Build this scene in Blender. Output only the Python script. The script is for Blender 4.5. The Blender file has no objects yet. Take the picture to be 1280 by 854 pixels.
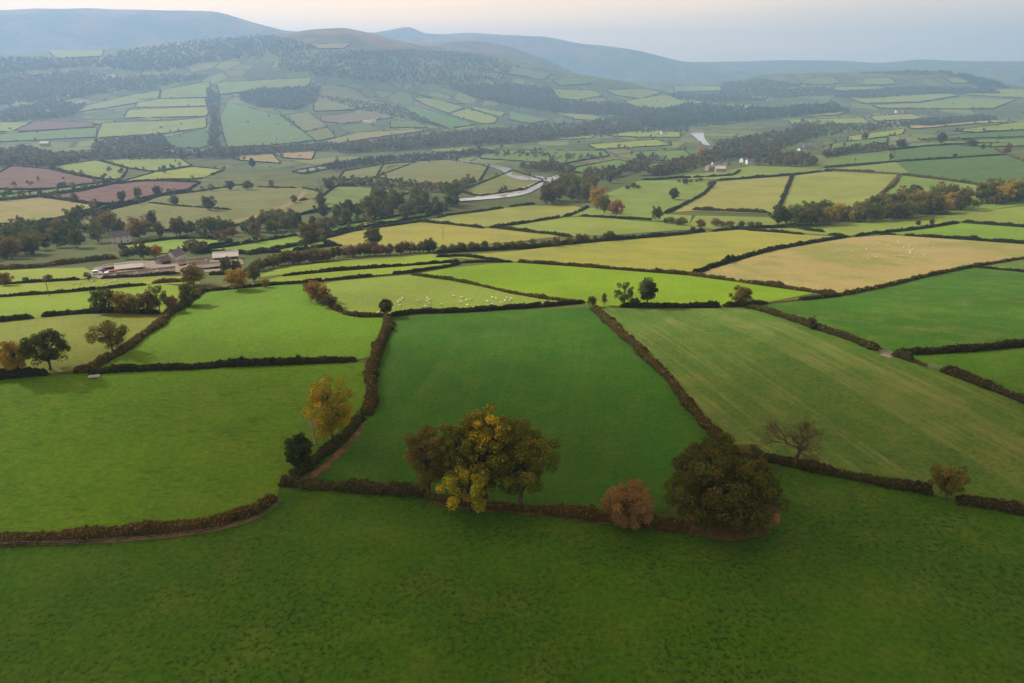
import bpy, math, random
import numpy as np
from mathutils import Vector, Matrix
from mathutils.geometry import delaunay_2d_cdt

SC = bpy.context.scene
COL = SC.collection
R = math.radians
rng = np.random.default_rng(11)

# ------------------------------------------------------------------ camera
F_PX, CX, CY = 853.0, 640.0, 427.0
PITCH = R(22.14)
ZC = 80.0
cam_d = bpy.data.cameras.new('camera'); cam = bpy.data.objects.new('camera', cam_d); COL.objects.link(cam)
cam.location = (0, 0, ZC); cam.rotation_euler = (R(90) - PITCH, 0, 0)
cam_d.sensor_width = 36; cam_d.lens = 36 * F_PX / 1280; cam_d.clip_start = 1; cam_d.clip_end = 60000
SC.camera = cam

# ------------------------------------------------------------------ light
SUN_AZ, SUN_EL = R(-62), R(34)           # azimuth from +Y (negative = left)
sdir = Vector((math.sin(SUN_AZ) * math.cos(SUN_EL), math.cos(SUN_AZ) * math.cos(SUN_EL), math.sin(SUN_EL)))
sun_d = bpy.data.lights.new('sun', 'SUN'); sun = bpy.data.objects.new('sun', sun_d); COL.objects.link(sun)
sun_d.energy = 5.0; sun_d.angle = R(2.6); sun_d.color = (1, .95, .90)
sun.rotation_euler = sdir.to_track_quat('Z', 'Y').to_euler()
sun.location = (-800, 400, 900)

W = bpy.data.worlds.new('World'); SC.world = W; W.use_nodes = True
def _world():
    nt = W.node_tree; N = nt.nodes; L = nt.links; N.clear()
    out = N.new('ShaderNodeOutputWorld'); bg = N.new('ShaderNodeBackground')
    sky = N.new('ShaderNodeTexSky'); sky.sky_type = 'NISHITA'; sky.sun_disc = False
    sky.sun_elevation = SUN_EL; sky.sun_rotation = SUN_AZ; sky.dust_density = 3; sky.altitude = 200
    tc = N.new('ShaderNodeTexCoord')
    # thin sheet cloud over the clear sky, thicker away from the sun, lit warm near it
    mp = N.new('ShaderNodeMapping'); mp.inputs['Scale'].default_value = (1.3, 1.3, 17)
    L.new(tc.outputs['Generated'], mp.inputs['Vector'])
    n1 = N.new('ShaderNodeTexNoise'); n1.inputs['Scale'].default_value = 1.5; n1.inputs['Detail'].default_value = 6
    n1.inputs['Roughness'].default_value = .5
    L.new(mp.outputs[0], n1.inputs['Vector'])
    dot = N.new('ShaderNodeVectorMath'); dot.operation = 'DOT_PRODUCT'
    L.new(tc.outputs['Generated'], dot.inputs[0]); dot.inputs[1].default_value = tuple(sdir)
    ad = N.new('ShaderNodeMath'); ad.operation = 'MULTIPLY_ADD'; ad.inputs[1].default_value = .7
    L.new(n1.outputs['Fac'], ad.inputs[0]); L.new(dot.outputs['Value'], ad.inputs[2])
    ramp = N.new('ShaderNodeValToRGB'); L.new(ad.outputs[0], ramp.inputs[0])
    e = ramp.color_ramp.elements
    e[0].position = .15; e[0].color = (1.05, .87, .72, 1)
    e[1].position = .95; e[1].color = (2.05, 1.30, .66, 1)
    m = ramp.color_ramp.elements.new(.38); m.color = (1.22, .95, .72, 1)
    m = ramp.color_ramp.elements.new(.62); m.color = (1.65, 1.15, .72, 1)
    sk = N.new('ShaderNodeMix'); sk.data_type = 'RGBA'; sk.blend_type = 'MULTIPLY'; sk.inputs[0].default_value = 1
    L.new(sky.outputs[0], sk.inputs[6]); sk.inputs[7].default_value = (.1, .1, .1, 1)
    mx = N.new('ShaderNodeMix'); mx.data_type = 'RGBA'; mx.inputs[0].default_value = .88
    L.new(sk.outputs[2], mx.inputs[6]); L.new(ramp.outputs[0], mx.inputs[7])
    sp = N.new('ShaderNodeSeparateXYZ'); L.new(tc.outputs['Generated'], sp.inputs[0])      # sky dimmed towards the unseen zenith, keeping ambient light low
    mr = N.new('ShaderNodeMapRange'); mr.inputs[1].default_value = 0; mr.inputs[2].default_value = .8; mr.inputs[3].default_value = 1; mr.inputs[4].default_value = .45
    L.new(sp.outputs['Z'], mr.inputs[0])
    fd = N.new('ShaderNodeMix'); fd.data_type = 'RGBA'; fd.blend_type = 'MULTIPLY'; fd.inputs[0].default_value = 1
    L.new(mx.outputs[2], fd.inputs[6]); L.new(mr.outputs[0], fd.inputs[7])
    L.new(fd.outputs[2], bg.inputs[0]); bg.inputs[1].default_value = 1.0
    L.new(bg.outputs[0], out.inputs[0])
_world()
VS = SC.view_settings; VS.view_transform = 'Standard'; VS.look = 'None'; VS.gamma = 1; VS.use_curve_mapping = False; VS.exposure = 0.22
SC.cycles.volume_bounces = 1; SC.cycles.max_bounces = 6; SC.cycles.transparent_max_bounces = 12
SC.cycles.diffuse_bounces = 3; SC.cycles.use_denoising = True

# ------------------------------------------------------------------ terrain heights
def px_dir(px, py):
    a = (np.asarray(px, float) - CX) / F_PX; b = -(np.asarray(py, float) - CY) / F_PX
    return a, math.cos(PITCH) + b * math.sin(PITCH), -math.sin(PITCH) + b * math.cos(PITCH)
def tan_el(px, py):
    x, y, z = px_dir(px, py); return z / np.hypot(x, y)

AZ = np.concatenate([np.arange(-180, -42, 3.0), np.arange(-42, 42.01, .15), np.arange(45, 180.1, 3.0)])
AZ = np.radians(AZ)
DD = np.geomspace(30, 10600, 325)
def T(*pairs): return np.array(pairs[::2], float), np.array(pairs[1::2], float)
A_ = T(-250,72,0,66,130,62,250,49,340,43,400,34,440,32,480,40,530,55,580,62,620,68,660,76,720,90,790,106,860,118,950,120,1280,122)
Bm = T(-250,36,-100,24,0,14,80,8,200,10,290,14,330,26,375,37,450,48,600,62,700,90,800,100,900,104,1280,110)
Cm = T(0,25,300,36,450,40,480,37,503,33,515,30,523,32,535,39,560,40,600,40,640,41,680,45,720,52,760,56,800,63,840,73,870,80,900,86,1000,88,1150,86,1220,88,1280,82)
E_ = T(0,75,300,60,440,50,540,50,600,51,640,57,680,72,720,92,790,100,860,104,900,98,950,90,1050,87,1150,87,1200,92,1240,102,1270,109,1400,112)
D_ = T(0,40,500,50,860,77,950,75,1000,73.5,1080,77,1130,73,1200,76,1280,75,1500,74)
LADDER = [(1090, T(-250,227,0,224,640,215,1280,209)), (1800, T(0,190,400,186,640,182,1280,172)),
          (3000, T(0,140,250,130,400,125,500,132,640,146,860,148,1280,146)), (4400, A_),
          (4900, (A_[0], A_[1] + np.where(A_[0] > 900, -11, 10))), (5400, E_), (5900, (E_[0], E_[1] + 8)),
          (6400, Bm), (7300, (Bm[0], Bm[1] + 8)), (7900, Cm), (8500, (Cm[0], Cm[1] + 5)), (9700, D_), (10600, (D_[0], D_[1] + 4))]
def _table():
    az = np.clip(AZ, R(-47), R(47))
    px = CX + F_PX * (math.cos(PITCH) + .3247 * math.sin(PITCH)) * np.tan(az)
    ds = [30, 150]; zs = [np.zeros_like(px), np.zeros_like(px)]
    for d, row in ((230, 386), (345, 326), (610, 270)):
        ds.append(d); zs.append(ZC + d * tan_el(CX + (px - CX) * .5, np.full_like(px, row)))
    for d, (tx, ty) in LADDER:
        ds.append(d); zs.append(ZC + d * tan_el(px, np.interp(px, tx, ty)))
    ds = np.log(np.array(ds)); zs = np.array(zs)                     # ladder x az
    u = np.log(DD); Z = np.empty((len(AZ), len(DD)))
    for i in range(len(AZ)): Z[i] = np.interp(u, ds, zs[:, i])
    def g(Zm, s, ax):
        k = np.arange(-int(3 * s) - 1, int(3 * s) + 2); w = np.exp(-k**2 / (2 * s * s)); w /= w.sum()
        P = np.pad(Zm, [(len(k)//2,)*2 if a == ax else (0, 0) for a in (0, 1)], mode='edge')
        n = Zm.shape[ax]; o = 0
        for j, wj in enumerate(w): o = o + wj * (P[j:j+n] if ax == 0 else P[:, j:j+n])
        return o
    s1 = g(Z, 7, 1); s2 = g(Z, 1.3, 1)
    w = np.clip((u - math.log(1500)) / (math.log(3400) - math.log(1500)), 0, 1)
    Z = s1 * (1 - w) + s2 * w
    Z = g(Z, 1.6, 0)
    # behind and far to the sides: one smooth average profile
    wb = np.clip((np.abs(AZ) - R(60)) / R(80), 0, 1)[:, None]; wb = wb * wb * (3 - 2 * wb)
    mean = np.interp(u, np.log([30, 200, 600, 1500, 10600]), [0, 0, -40, -70, 60])[None]
    Z = Z * (1 - wb) + mean * wb
    X = np.sin(AZ)[:, None] * DD; Y = np.cos(AZ)[:, None] * DD
    r2 = np.random.default_rng(5)
    for lam, amp, d0 in ((260, .5, 120), (620, 1.6, 350), (1400, 5, 1500), (700, 4, 2300), (420, 2.0, 2600)):
        n = 0
        for _ in range(5):
            t = r2.uniform(0, 6.28); l = lam * r2.uniform(.7, 1.4)
            n = n + np.sin((X * math.cos(t) + Y * math.sin(t)) * 6.283 / l + r2.uniform(0, 6.28))
        Z = Z + n * amp * .5 * np.clip((DD - d0) / d0, 0, 1)[None]
    return Z
ZT = _table(); UD = np.log(DD)
def H(x, y):
    x = np.asarray(x, float); y = np.asarray(y, float)
    d = np.hypot(x, y); a = np.arctan2(x, y)
    i = np.clip(np.searchsorted(AZ, a) - 1, 0, len(AZ) - 2); fa = np.clip((a - AZ[i]) / (AZ[i+1] - AZ[i]), 0, 1)
    uu = (np.log(np.clip(d, 30, 10599)) - UD[0]) / (UD[1] - UD[0]); j = np.clip(uu.astype(int), 0, len(DD) - 2); fu = uu - j
    return (ZT[i, j] * (1-fa) + ZT[i+1, j] * fa) * (1-fu) + (ZT[i, j+1] * (1-fa) + ZT[i+1, j+1] * fa) * fu
_DS = np.geomspace(45, 10500, 930)
def G(px, py):
    """ground points under photo points: arrays x, y, z, d"""
    px = np.atleast_1d(np.asarray(px, float)); py = np.atleast_1d(np.asarray(py, float))
    ox = []; oy = []
    for k in range(0, len(px), 2000):
        x, y, z = px_dir(px[k:k+2000], py[k:k+2000]); h = np.hypot(x, y); x = x/h; y = y/h; t = z/h
        gx = x[:, None] * _DS; gy = y[:, None] * _DS
        df = (ZC + t[:, None] * _DS) - H(gx, gy)
        neg = df < 0; idx = np.where(neg.any(1), neg.argmax(1), len(_DS) - 1); idx = np.maximum(idx, 1)
        r = np.arange(len(idx)); f0 = df[r, idx-1]; f1 = df[r, idx]
        w = np.clip(f0 / np.where(np.abs(f0 - f1) < 1e-9, 1, f0 - f1), 0, 1)
        d = _DS[idx-1] * (1-w) + _DS[idx] * w
        ox.append(x * d); oy.append(y * d)
    x = np.concatenate(ox); y = np.concatenate(oy)
    return x, y, H(x, y), np.hypot(x, y)
def lift(d): return .03 + .0005 * d            # sheets lie this far above the terrain sheet

# ------------------------------------------------------------------ object helpers
def link(name, me, parent=None):
    o = bpy.data.objects.new(name, me); COL.objects.link(o)
    if parent is not None: o.parent = parent
    return o
def tag(o, label=None, cat=None, group=None, kind=None):
    if label: o['label'] = label
    if cat: o['category'] = cat
    if group: o['group'] = group
    if kind: o['kind'] = kind
    return o
def empty(name, loc=(0, 0, 0), rz=0):
    o = link(name, None); o.location = loc; o.rotation_euler = (0, 0, rz); o.empty_display_size = .5; return o
def mesh(name, V, Fc, mat=None, col=None, smooth=False):
    me = bpy.data.meshes.new(name); V = np.asarray(V, np.float32)
    if isinstance(Fc, np.ndarray):
        n = len(Fc); k = Fc.shape[1]
        me.vertices.add(len(V)); me.vertices.foreach_set('co', V.ravel())
        me.loops.add(n * k); me.loops.foreach_set('vertex_index', Fc.astype(np.int32).ravel())
        me.polygons.add(n); me.polygons.foreach_set('loop_start', np.arange(0, n * k, k, dtype=np.int32))
        me.update(calc_edges=True)
    else:
        me.from_pydata([tuple(v) for v in V], [], Fc); me.update()
    if col is not None:
        a = me.color_attributes.new('tint', 'FLOAT_COLOR', 'POINT')
        c = np.ones((len(V), 4), np.float32); c[:, :3] = col; a.data.foreach_set('color', c.ravel())
    if smooth: me.polygons.foreach_set('use_smooth', np.ones(len(me.polygons), bool))
    if mat: me.materials.append(mat)
    return me

# ------------------------------------------------------------------ materials
def newmat(name):
    m = bpy.data.materials.new(name); m.use_nodes = True; nt = m.node_tree; nt.nodes.clear()
    return m, nt, nt.nodes, nt.links
def nmath(N, L, op, a, b=None, c=None, clamp=False):
    n = N.new('ShaderNodeMath'); n.operation = op; n.use_clamp = clamp
    for i, v in enumerate((a, b, c)):
        if v is None: continue
        if isinstance(v, (int, float)): n.inputs[i].default_value = v
        else: L.new(v, n.inputs[i])
    return n.outputs[0]
def nmix(N, L, f, a, b, mode='MIX'):
    n = N.new('ShaderNodeMix'); n.data_type = 'RGBA'; n.blend_type = mode
    for i, v in ((0, f), (6, a), (7, b)):
        if isinstance(v, (int, float)): n.inputs[i].default_value = v
        elif isinstance(v, tuple): n.inputs[i].default_value = (*v, 1)
        else: L.new(v, n.inputs[i])
    return n.outputs[2]
def nnoise(N, L, vec, scale, detail=3, rough=.55, stretch=None, rot=0):
    if stretch or rot:
        mp = N.new('ShaderNodeMapping'); mp.inputs['Rotation'].default_value = (0, 0, rot)
        L.new(vec, mp.inputs[0]); v1 = mp.outputs[0]
        mp2 = N.new('ShaderNodeMapping'); mp2.inputs['Scale'].default_value = stretch or (1, 1, 1); L.new(v1, mp2.inputs[0]); vec = mp2.outputs[0]
    n = N.new('ShaderNodeTexNoise'); n.inputs['Scale'].default_value = scale; n.inputs['Detail'].default_value = detail
    n.inputs['Roughness'].default_value = rough; L.new(vec, n.inputs['Vector']); return n.outputs['Fac']
def nramp(N, L, f, lo, hi):
    n = N.new('ShaderNodeMapRange'); n.interpolation_type = 'SMOOTHSTEP'; n.inputs[1].default_value = lo; n.inputs[2].default_value = hi
    L.new(f, n.inputs[0]); return n.outputs[0]

def grass_mat(name, tuft=.0, streak=0., streak_rot=0., dry=.25, big=.35, tst=(1, 1, 1), tsc=1.2, green=0):
    """pasture: the object's own colour, with dry and dark patches, tufts and mowing lines"""
    m, nt, N, L = newmat(name)
    out = N.new('ShaderNodeOutputMaterial'); b = N.new('ShaderNodeBsdfPrincipled'); L.new(b.outputs[0], out.inputs[0])
    b.inputs['Roughness'].default_value = .9; b.inputs['Specular IOR Level'].default_value = .12
    oi = N.new('ShaderNodeObjectInfo'); geo = N.new('ShaderNodeNewGeometry'); P = geo.outputs['Position']
    base = oi.outputs['Color']
    hsv = N.new('ShaderNodeHueSaturation'); hsv.inputs['Value'].default_value = .62; hsv.inputs['Saturation'].default_value = 1.0; L.new(base, hsv.inputs['Color'])
    dryc = nmix(N, L, .5, base, (.26, .22, .05))
    n_big = nramp(N, L, nnoise(N, L, P, .022, 5, .6), .38, .66)
    n_mid = nramp(N, L, nnoise(N, L, P, .11, 4), .4, .75)
    n_fin = nnoise(N, L, P, .9, 5, .65)
    c = nmix(N, L, nmath(N, L, 'MULTIPLY', n_big, big), base, hsv.outputs[0])
    c = nmix(N, L, nmath(N, L, 'MULTIPLY', n_mid, dry), c, dryc)
    if green: c = nmix(N, L, nmath(N, L, 'MULTIPLY', nramp(N, L, nnoise(N, L, P, .02, 6, .65), .45, .62), green), c, (.15, .19, .035))
    lo = nramp(N, L, n_fin, .25, .75)
    c = nmix(N, L, 1.0, c, nmix(N, L, lo, (.78, .78, .78), (1.2, 1.2, 1.2)), 'MULTIPLY')
    h = n_fin
    if tuft:
        t1 = nnoise(N, L, P, tsc, 8, .7, tst)
        tf = nramp(N, L, t1, .49, .67)
        patch = nramp(N, L, nnoise(N, L, P, .045, 6, .65), .36, .62)
        tf = nmath(N, L, 'MULTIPLY', tf, nmath(N, L, 'MULTIPLY_ADD', patch, tuft * .7, tuft * .3))
        c = nmix(N, L, tf, c, nmix(N, L, 1.0, base, (.26, .36, .42), 'MULTIPLY'))
        h = nmath(N, L, 'MULTIPLY_ADD', tf, 1.2, n_fin)
    if streak:
        s1 = nnoise(N, L, P, .55, 4, .7, (1, .014, 1), streak_rot)
        s2 = nnoise(N, L, P, .13, 2, .5, (1, .03, 1), streak_rot)
        brk = nramp(N, L, nnoise(N, L, P, .06, 4), .35, .65)
        sf = nmath(N, L, 'MULTIPLY', nramp(N, L, nmath(N, L, 'MULTIPLY_ADD', s1, .6, nmath(N, L, 'MULTIPLY', s2, .5)), .5, .68), nmath(N, L, 'MULTIPLY_ADD', brk, streak * .75, streak * .25))
        c = nmix(N, L, sf, c, nmix(N, L, .75, base, (.30, .27, .10)))
    L.new(c, b.inputs['Base Color'])
    bp = N.new('ShaderNodeBump'); bp.inputs['Strength'].default_value = .6; bp.inputs['Distance'].default_value = .25
    L.new(h, bp.inputs['Height']); L.new(bp.outputs[0], b.inputs['Normal'])
    return m
M = {}
M['pasture'] = grass_mat('pasture grass', .3, dry=.34, big=.55)
M['tufted'] = grass_mat('tufted grass', 1.0, dry=.22, big=.6)
M['grazed'] = grass_mat('grazed grass', .5, dry=.2, big=.35, tst=(.28, 1, 1), tsc=.9)
M['lush'] = grass_mat('lush grass', .12, dry=.14, big=.5, streak=.07, streak_rot=.15)
_a, _b, _c = G([760, 935, 1000], [400, 386, 560])[:2], G([905, 1280, 760], [560, 505, 390])[:2], 0
_th = math.atan2((_b[1][0]-_a[1][0]) + (_b[1][1]-_a[1][1]), (_b[0][0]-_a[0][0]) + (_b[0][1]-_a[0][1]))
M['striped'] = grass_mat('mown grass with lines', .6, .45, R(90) - _th, dry=.35)
M['stubble'] = grass_mat('dry grass', .3, .4, R(-50), dry=.6, big=.35, green=.7)

def ground_mat():
    m, nt, N, L = newmat('valley ground')
    out = N.new('ShaderNodeOutputMaterial'); b = N.new('ShaderNodeBsdfPrincipled'); L.new(b.outputs[0], out.inputs[0])
    b.inputs['Roughness'].default_value = .95; b.inputs['Specular IOR Level'].default_value = .1
    geo = N.new('ShaderNodeNewGeometry'); P = geo.outputs['Position']
    sep = N.new('ShaderNodeSeparateXYZ'); L.new(P, sep.inputs[0])
    n1 = nnoise(N, L, P, .004, 5); n2 = nnoise(N, L, P, .03, 5); n3 = nnoise(N, L, P, .6, 4)
    c = nmix(N, L, nramp(N, L, n1, .38, .62), (.06, .095, .022), (.11, .125, .035))
    c = nmix(N, L, nramp(N, L, n2, .42, .68), c, (.065, .07, .026))
    c = nmix(N, L, nmath(N, L, 'MULTIPLY', nramp(N, L, n3, .45, .7), .4), c, (.045, .06, .018))
    # far valley: small enclosed fields too distant to build one by one
    mp = N.new('ShaderNodeMapping'); mp.inputs['Rotation'].default_value = (0, 0, .5); mp.inputs['Scale'].default_value = (.011, .0062, 0); L.new(P, mp.inputs[0])
    vr = N.new('ShaderNodeTexVoronoi'); vr.inputs['Scale'].default_value = 1; vr.inputs['Randomness'].default_value = .75; L.new(mp.outputs[0], vr.inputs['Vector'])
    ve = N.new('ShaderNodeTexVoronoi'); ve.feature = 'DISTANCE_TO_EDGE'; ve.inputs['Scale'].default_value = 1; ve.inputs['Randomness'].default_value = .75; L.new(mp.outputs[0], ve.inputs['Vector'])
    sc_ = N.new('ShaderNodeSeparateColor'); L.new(vr.outputs['Color'], sc_.inputs[0])
    rp = N.new('ShaderNodeValToRGB'); rp.color_ramp.interpolation = 'CONSTANT'; L.new(sc_.outputs[0], rp.inputs[0])
    el = rp.color_ramp.elements; el[0].color = (.07, .10, .03, 1); el[1].position = .3; el[1].color = (.12, .155, .04, 1)
    for q, cc in ((.5, (.085, .13, .035)), (.66, (.16, .185, .05)), (.8, (.06, .075, .03)), (.92, (.15, .135, .06))): e_ = el.new(q); e_.color = (*cc, 1)
    pc = nmix(N, L, nramp(N, L, ve.outputs['Distance'], .03, .06), (.045, .055, .025), rp.outputs[0])
    ln = N.new('ShaderNodeVectorMath'); ln.operation = 'LENGTH'; L.new(P, ln.inputs[0])
    c = nmix(N, L, nmath(N, L, 'MULTIPLY', nramp(N, L, ln.outputs['Value'], 1100, 1500), .85), c, pc)
    hz = nmath(N, L, 'MULTIPLY_ADD', n1, 160, sep.outputs['Z'])
    c = nmix(N, L, nramp(N, L, hz, 180, 270), c, nmix(N, L, nramp(N, L, nnoise(N, L, P, .0035, 9, .68), .42, .6), (.06, .06, .035), (.19, .13, .085)))
    L.new(c, b.inputs['Base Color'])
    bp = N.new('ShaderNodeBump'); bp.inputs['Distance'].default_value = .4; L.new(n3, bp.inputs['Height']); L.new(bp.outputs[0], b.inputs['Normal'])
    return m
M['ground'] = ground_mat()

def plain(name, col, rough=.8, var=.25, scale=1.2, spec=.2, metal=0):
    m, nt, N, L = newmat(name)
    out = N.new('ShaderNodeOutputMaterial'); b = N.new('ShaderNodeBsdfPrincipled'); L.new(b.outputs[0], out.inputs[0])
    b.inputs['Roughness'].default_value = rough; b.inputs['Specular IOR Level'].default_value = spec; b.inputs['Metallic'].default_value = metal
    geo = N.new('ShaderNodeNewGeometry'); n = nnoise(N, L, geo.outputs['Position'], scale, 5, .6)
    c = nmix(N, L, nramp(N, L, n, .25, .75), tuple(v * (1 - var) for v in col), tuple(min(1, v * (1 + var)) for v in col))
    L.new(c, b.inputs['Base Color']); return m
M['soil'] = plain('red ploughed soil', (.105, .056, .044), .95, .3, .05)
M['earth'] = plain('bare brown earth', (.13, .07, .04), .95, .45, .5)
M['litter'] = plain('woodland floor', (.05, .056, .024), .95, .4, .05)
M['bark'] = plain('grey brown bark', (.075, .06, .045), .9, .45, 1.5)
M['palebark'] = plain('pale dead wood', (.26, .23, .19), .9, .3, 1.5)
M['render'] = plain('white painted render', (.62, .61, .58), .8, .06, .6)
M['stone'] = plain('grey stone wall', (.30, .27, .23), .9, .3, .8)
M['slate'] = plain('grey slate', (.13, .13, .14), .6, .25, .8)
M['sheet'] = plain('weathered pale roof sheet', (.30, .28, .26), .6, .2, .25)
M['sheetbrown'] = plain('brown stained roof sheet', (.20, .165, .14), .7, .25, .25)
M['sheetwhite'] = plain('white roof sheet', (.52, .51, .50), .5, .08, .25)
M['dark'] = plain('dark opening', (.03, .03, .03), .6, .2, 1)
M['glass'] = plain('window glass', (.05, .06, .07), .15, .1, 1, .6)
M['wood'] = plain('weathered timber', (.17, .13, .09), .85, .3, 2)
M['brick'] = plain('brown brick', (.22, .11, .07), .9, .25, 1)
M['gravel'] = plain('pale yard concrete', (.20, .17, .135), .9, .25, .3)
M['metal'] = plain('galvanised metal', (.40, .41, .42), .5, .15, 2, .5, .5)
M['tyre'] = plain('black rubber', (.02, .02, .02), .8, .2, 3)
M['paintred'] = plain('red machine paint', (.32, .05, .03), .5, .15, 2)
M['paintblue'] = plain('blue machine paint', (.06, .10, .25), .5, .15, 2)
M['paintwhite'] = plain('white vehicle paint', (.75, .75, .75), .35, .05, 2)
M['wool'] = plain('off white wool', (.68, .64, .55), .95, .12, 3)
M['shingle'] = plain('river shingle', (.28, .25, .21), .95, .3, .2)

def leaf_mat():
    m, nt, N, L = newmat('leaves')
    out = N.new('ShaderNodeOutputMaterial')
    at = N.new('ShaderNodeAttribute'); at.attribute_name = 'tint'
    oi = N.new('ShaderNodeObjectInfo')
    c = nmix(N, L, 1.0, at.outputs['Color'], oi.outputs['Color'], 'MULTIPLY')
    d = N.new('ShaderNodeBsdfDiffuse'); t = N.new('ShaderNodeBsdfTranslucent'); L.new(c, d.inputs[0])
    L.new(nmix(N, L, 1.0, c, (1.15, 1.05, .6), 'MULTIPLY'), t.inputs[0])
    mx = N.new('ShaderNodeMixShader'); mx.inputs[0].default_value = .48; L.new(d.outputs[0], mx.inputs[1]); L.new(t.outputs[0], mx.inputs[2])
    L.new(mx.outputs[0], out.inputs[0]); return m
M['leaf'] = leaf_mat()

def water_mat():
    m, nt, N, L = newmat('river water')
    out = N.new('ShaderNodeOutputMaterial'); b = N.new('ShaderNodeBsdfPrincipled'); L.new(b.outputs[0], out.inputs[0])
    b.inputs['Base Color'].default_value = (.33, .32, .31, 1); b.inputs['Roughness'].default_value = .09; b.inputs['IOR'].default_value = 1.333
    geo = N.new('ShaderNodeNewGeometry'); n = nnoise(N, L, geo.outputs['Position'], .5, 4)
    bp = N.new('ShaderNodeBump'); bp.inputs['Strength'].default_value = .25; bp.inputs['Distance'].default_value = .15
    L.new(n, bp.inputs['Height']); L.new(bp.outputs[0], b.inputs['Normal']); return m
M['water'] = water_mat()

# ------------------------------------------------------------------ terrain sheet
def build_ground():
    na, nd = ZT.shape; X = np.sin(AZ)[:, None] * DD; Y = np.cos(AZ)[:, None] * DD
    V = np.stack([X, Y, ZT], -1).reshape(-1, 3)
    i = np.arange(na - 1)[:, None]; j = np.arange(nd - 1)[None]
    a = i * nd + j
    Q = np.stack([a, a + 1, a + nd + 1, a + nd], -1).reshape(-1, 4)[:, ::-1]
    c = len(V); V = np.vstack([V, [[0, 0, ZT[:, 0].mean()]]])
    k = np.arange(na - 1); Tn = np.stack([k * nd, (k + 1) * nd, np.full_like(k, c), np.full_like(k, c)], -1)
    faces = [tuple(q) for q in Q.tolist()] + [(t[0], c, t[1]) for t in Tn.tolist()]
    me = mesh('terrain', V, faces, M['ground'], smooth=True)
    tag(link('terrain', me), kind='structure')
build_ground()
# ------------------------------------------------------------------ draped sheets (fields, water, yards)
def densify(pts, step):
    o = []
    n = len(pts)
    for k in range(n):
        a = pts[k]; b = pts[(k+1) % n]; L_ = math.hypot(b[0]-a[0], (b[1]-a[1]) * 2.0); m = max(1, int(L_ / step))
        for i in range(m): o.append((a[0] + (b[0]-a[0]) * i / m, a[1] + (b[1]-a[1]) * i / m))
    return o
def inside(poly, X, Y):
    r = np.zeros(X.shape, bool); n = len(poly)
    for k in range(n):
        x0, y0 = poly[k]; x1, y1 = poly[(k+1) % n]
        if y0 == y1: continue
        c = ((y0 > Y) != (y1 > Y)) & (X < (x1-x0) * (Y-y0) / (y1-y0) + x0); r ^= c
    return r
def poly_of(s):
    v = [float(t) for t in s.replace(',', ' ').split()]
    return list(zip(v[::2], v[1::2]))
def chaikin(p, n=2):
    for _ in range(n):
        p = [q for k in range(len(p)) for q in ((p[k][0]*.75 + p[(k+1) % len(p)][0]*.25, p[k][1]*.75 + p[(k+1) % len(p)][1]*.25), (p[k][0]*.25 + p[(k+1) % len(p)][0]*.75, p[k][1]*.25 + p[(k+1) % len(p)][1]*.75))]
    return p
def sheet(name, poly, mat, color=None, extra=0., flat=False, wig=0.):
    ymid = sum(p[1] for p in poly) / len(poly)
    step = 14 if ymid > 380 else (9 if ymid > 260 else 5)
    b = densify(poly, step)
    if wig:
        b = [(x + math.sin(i * 1.9) * wig, y + math.cos(i * 2.3) * wig * .35) for i, (x, y) in enumerate(b)]
    xs = [p[0] for p in b]; ys = [p[1] for p in b]
    gy = step * (.55 if ymid > 380 else .3)
    XX, YY = np.meshgrid(np.arange(min(xs) + step / 2, max(xs), step), np.arange(min(ys) + gy / 2, max(ys), gy))
    XX = XX + (np.arange(XX.shape[0]) % 2)[:, None] * step / 2
    ok = inside(b, XX, YY); XX = XX[ok]; YY = YY[ok]
    bx = np.array(xs); by = np.array(ys)
    if len(XX):
        keep = np.ones(len(XX), bool)
        for k in range(len(bx)):
            keep &= np.hypot((XX - bx[k]), (YY - by[k]) * 2) > step * .4
        XX = XX[keep]; YY = YY[keep]
    x, y, z, d = G(np.concatenate([bx, XX]), np.concatenate([by, YY]))
    nb = len(bx)
    # work in a scaled plane so the triangulation is well shaped
    P2 = [Vector((math.atan2(a, c), math.log(e))) for a, c, e in zip(x, y, d)]
    r = delaunay_2d_cdt(P2, [], [list(range(nb))], 1, 1e-7)
    vx = np.array([[v[0], v[1]] for v in r[0]])
    dd = np.exp(vx[:, 1]); X = np.sin(vx[:, 0]) * dd; Y = np.cos(vx[:, 0]) * dd
    Z = H(X, Y) + lift(dd) + extra
    if flat: Z = Z * 0 + np.median(Z)
    V = np.stack([X, Y, Z], -1); fc = []
    for f in r[2]:
        if len(f) < 3: continue
        a, b_, c = (V[i] for i in f[:3])
        up = (b_[0]-a[0]) * (c[1]-a[1]) - (b_[1]-a[1]) * (c[0]-a[0])
        fc.append(tuple(f) if up > 0 else tuple(reversed(f)))
    o = link(name, mesh(name, V, fc, M[mat], smooth=True))
    if color: o.color = (*color, 1)
    return o
LUSH = (.084, .19, .004); BRI = (.078, .182, .004); DEEP = (.036, .118, .005); YG = (.20, .25, .035); PALE = (.17, .23, .04)
STRAW = (.30, .25, .10); FORE = (.040, .115, .003); CENT = (.027, .106, .004); STRP = (.066, .142, .018); BLUEG = (.055, .12, .035); GRN = (.09, .165, .03); OLV = (.13, .15, .045)
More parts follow.
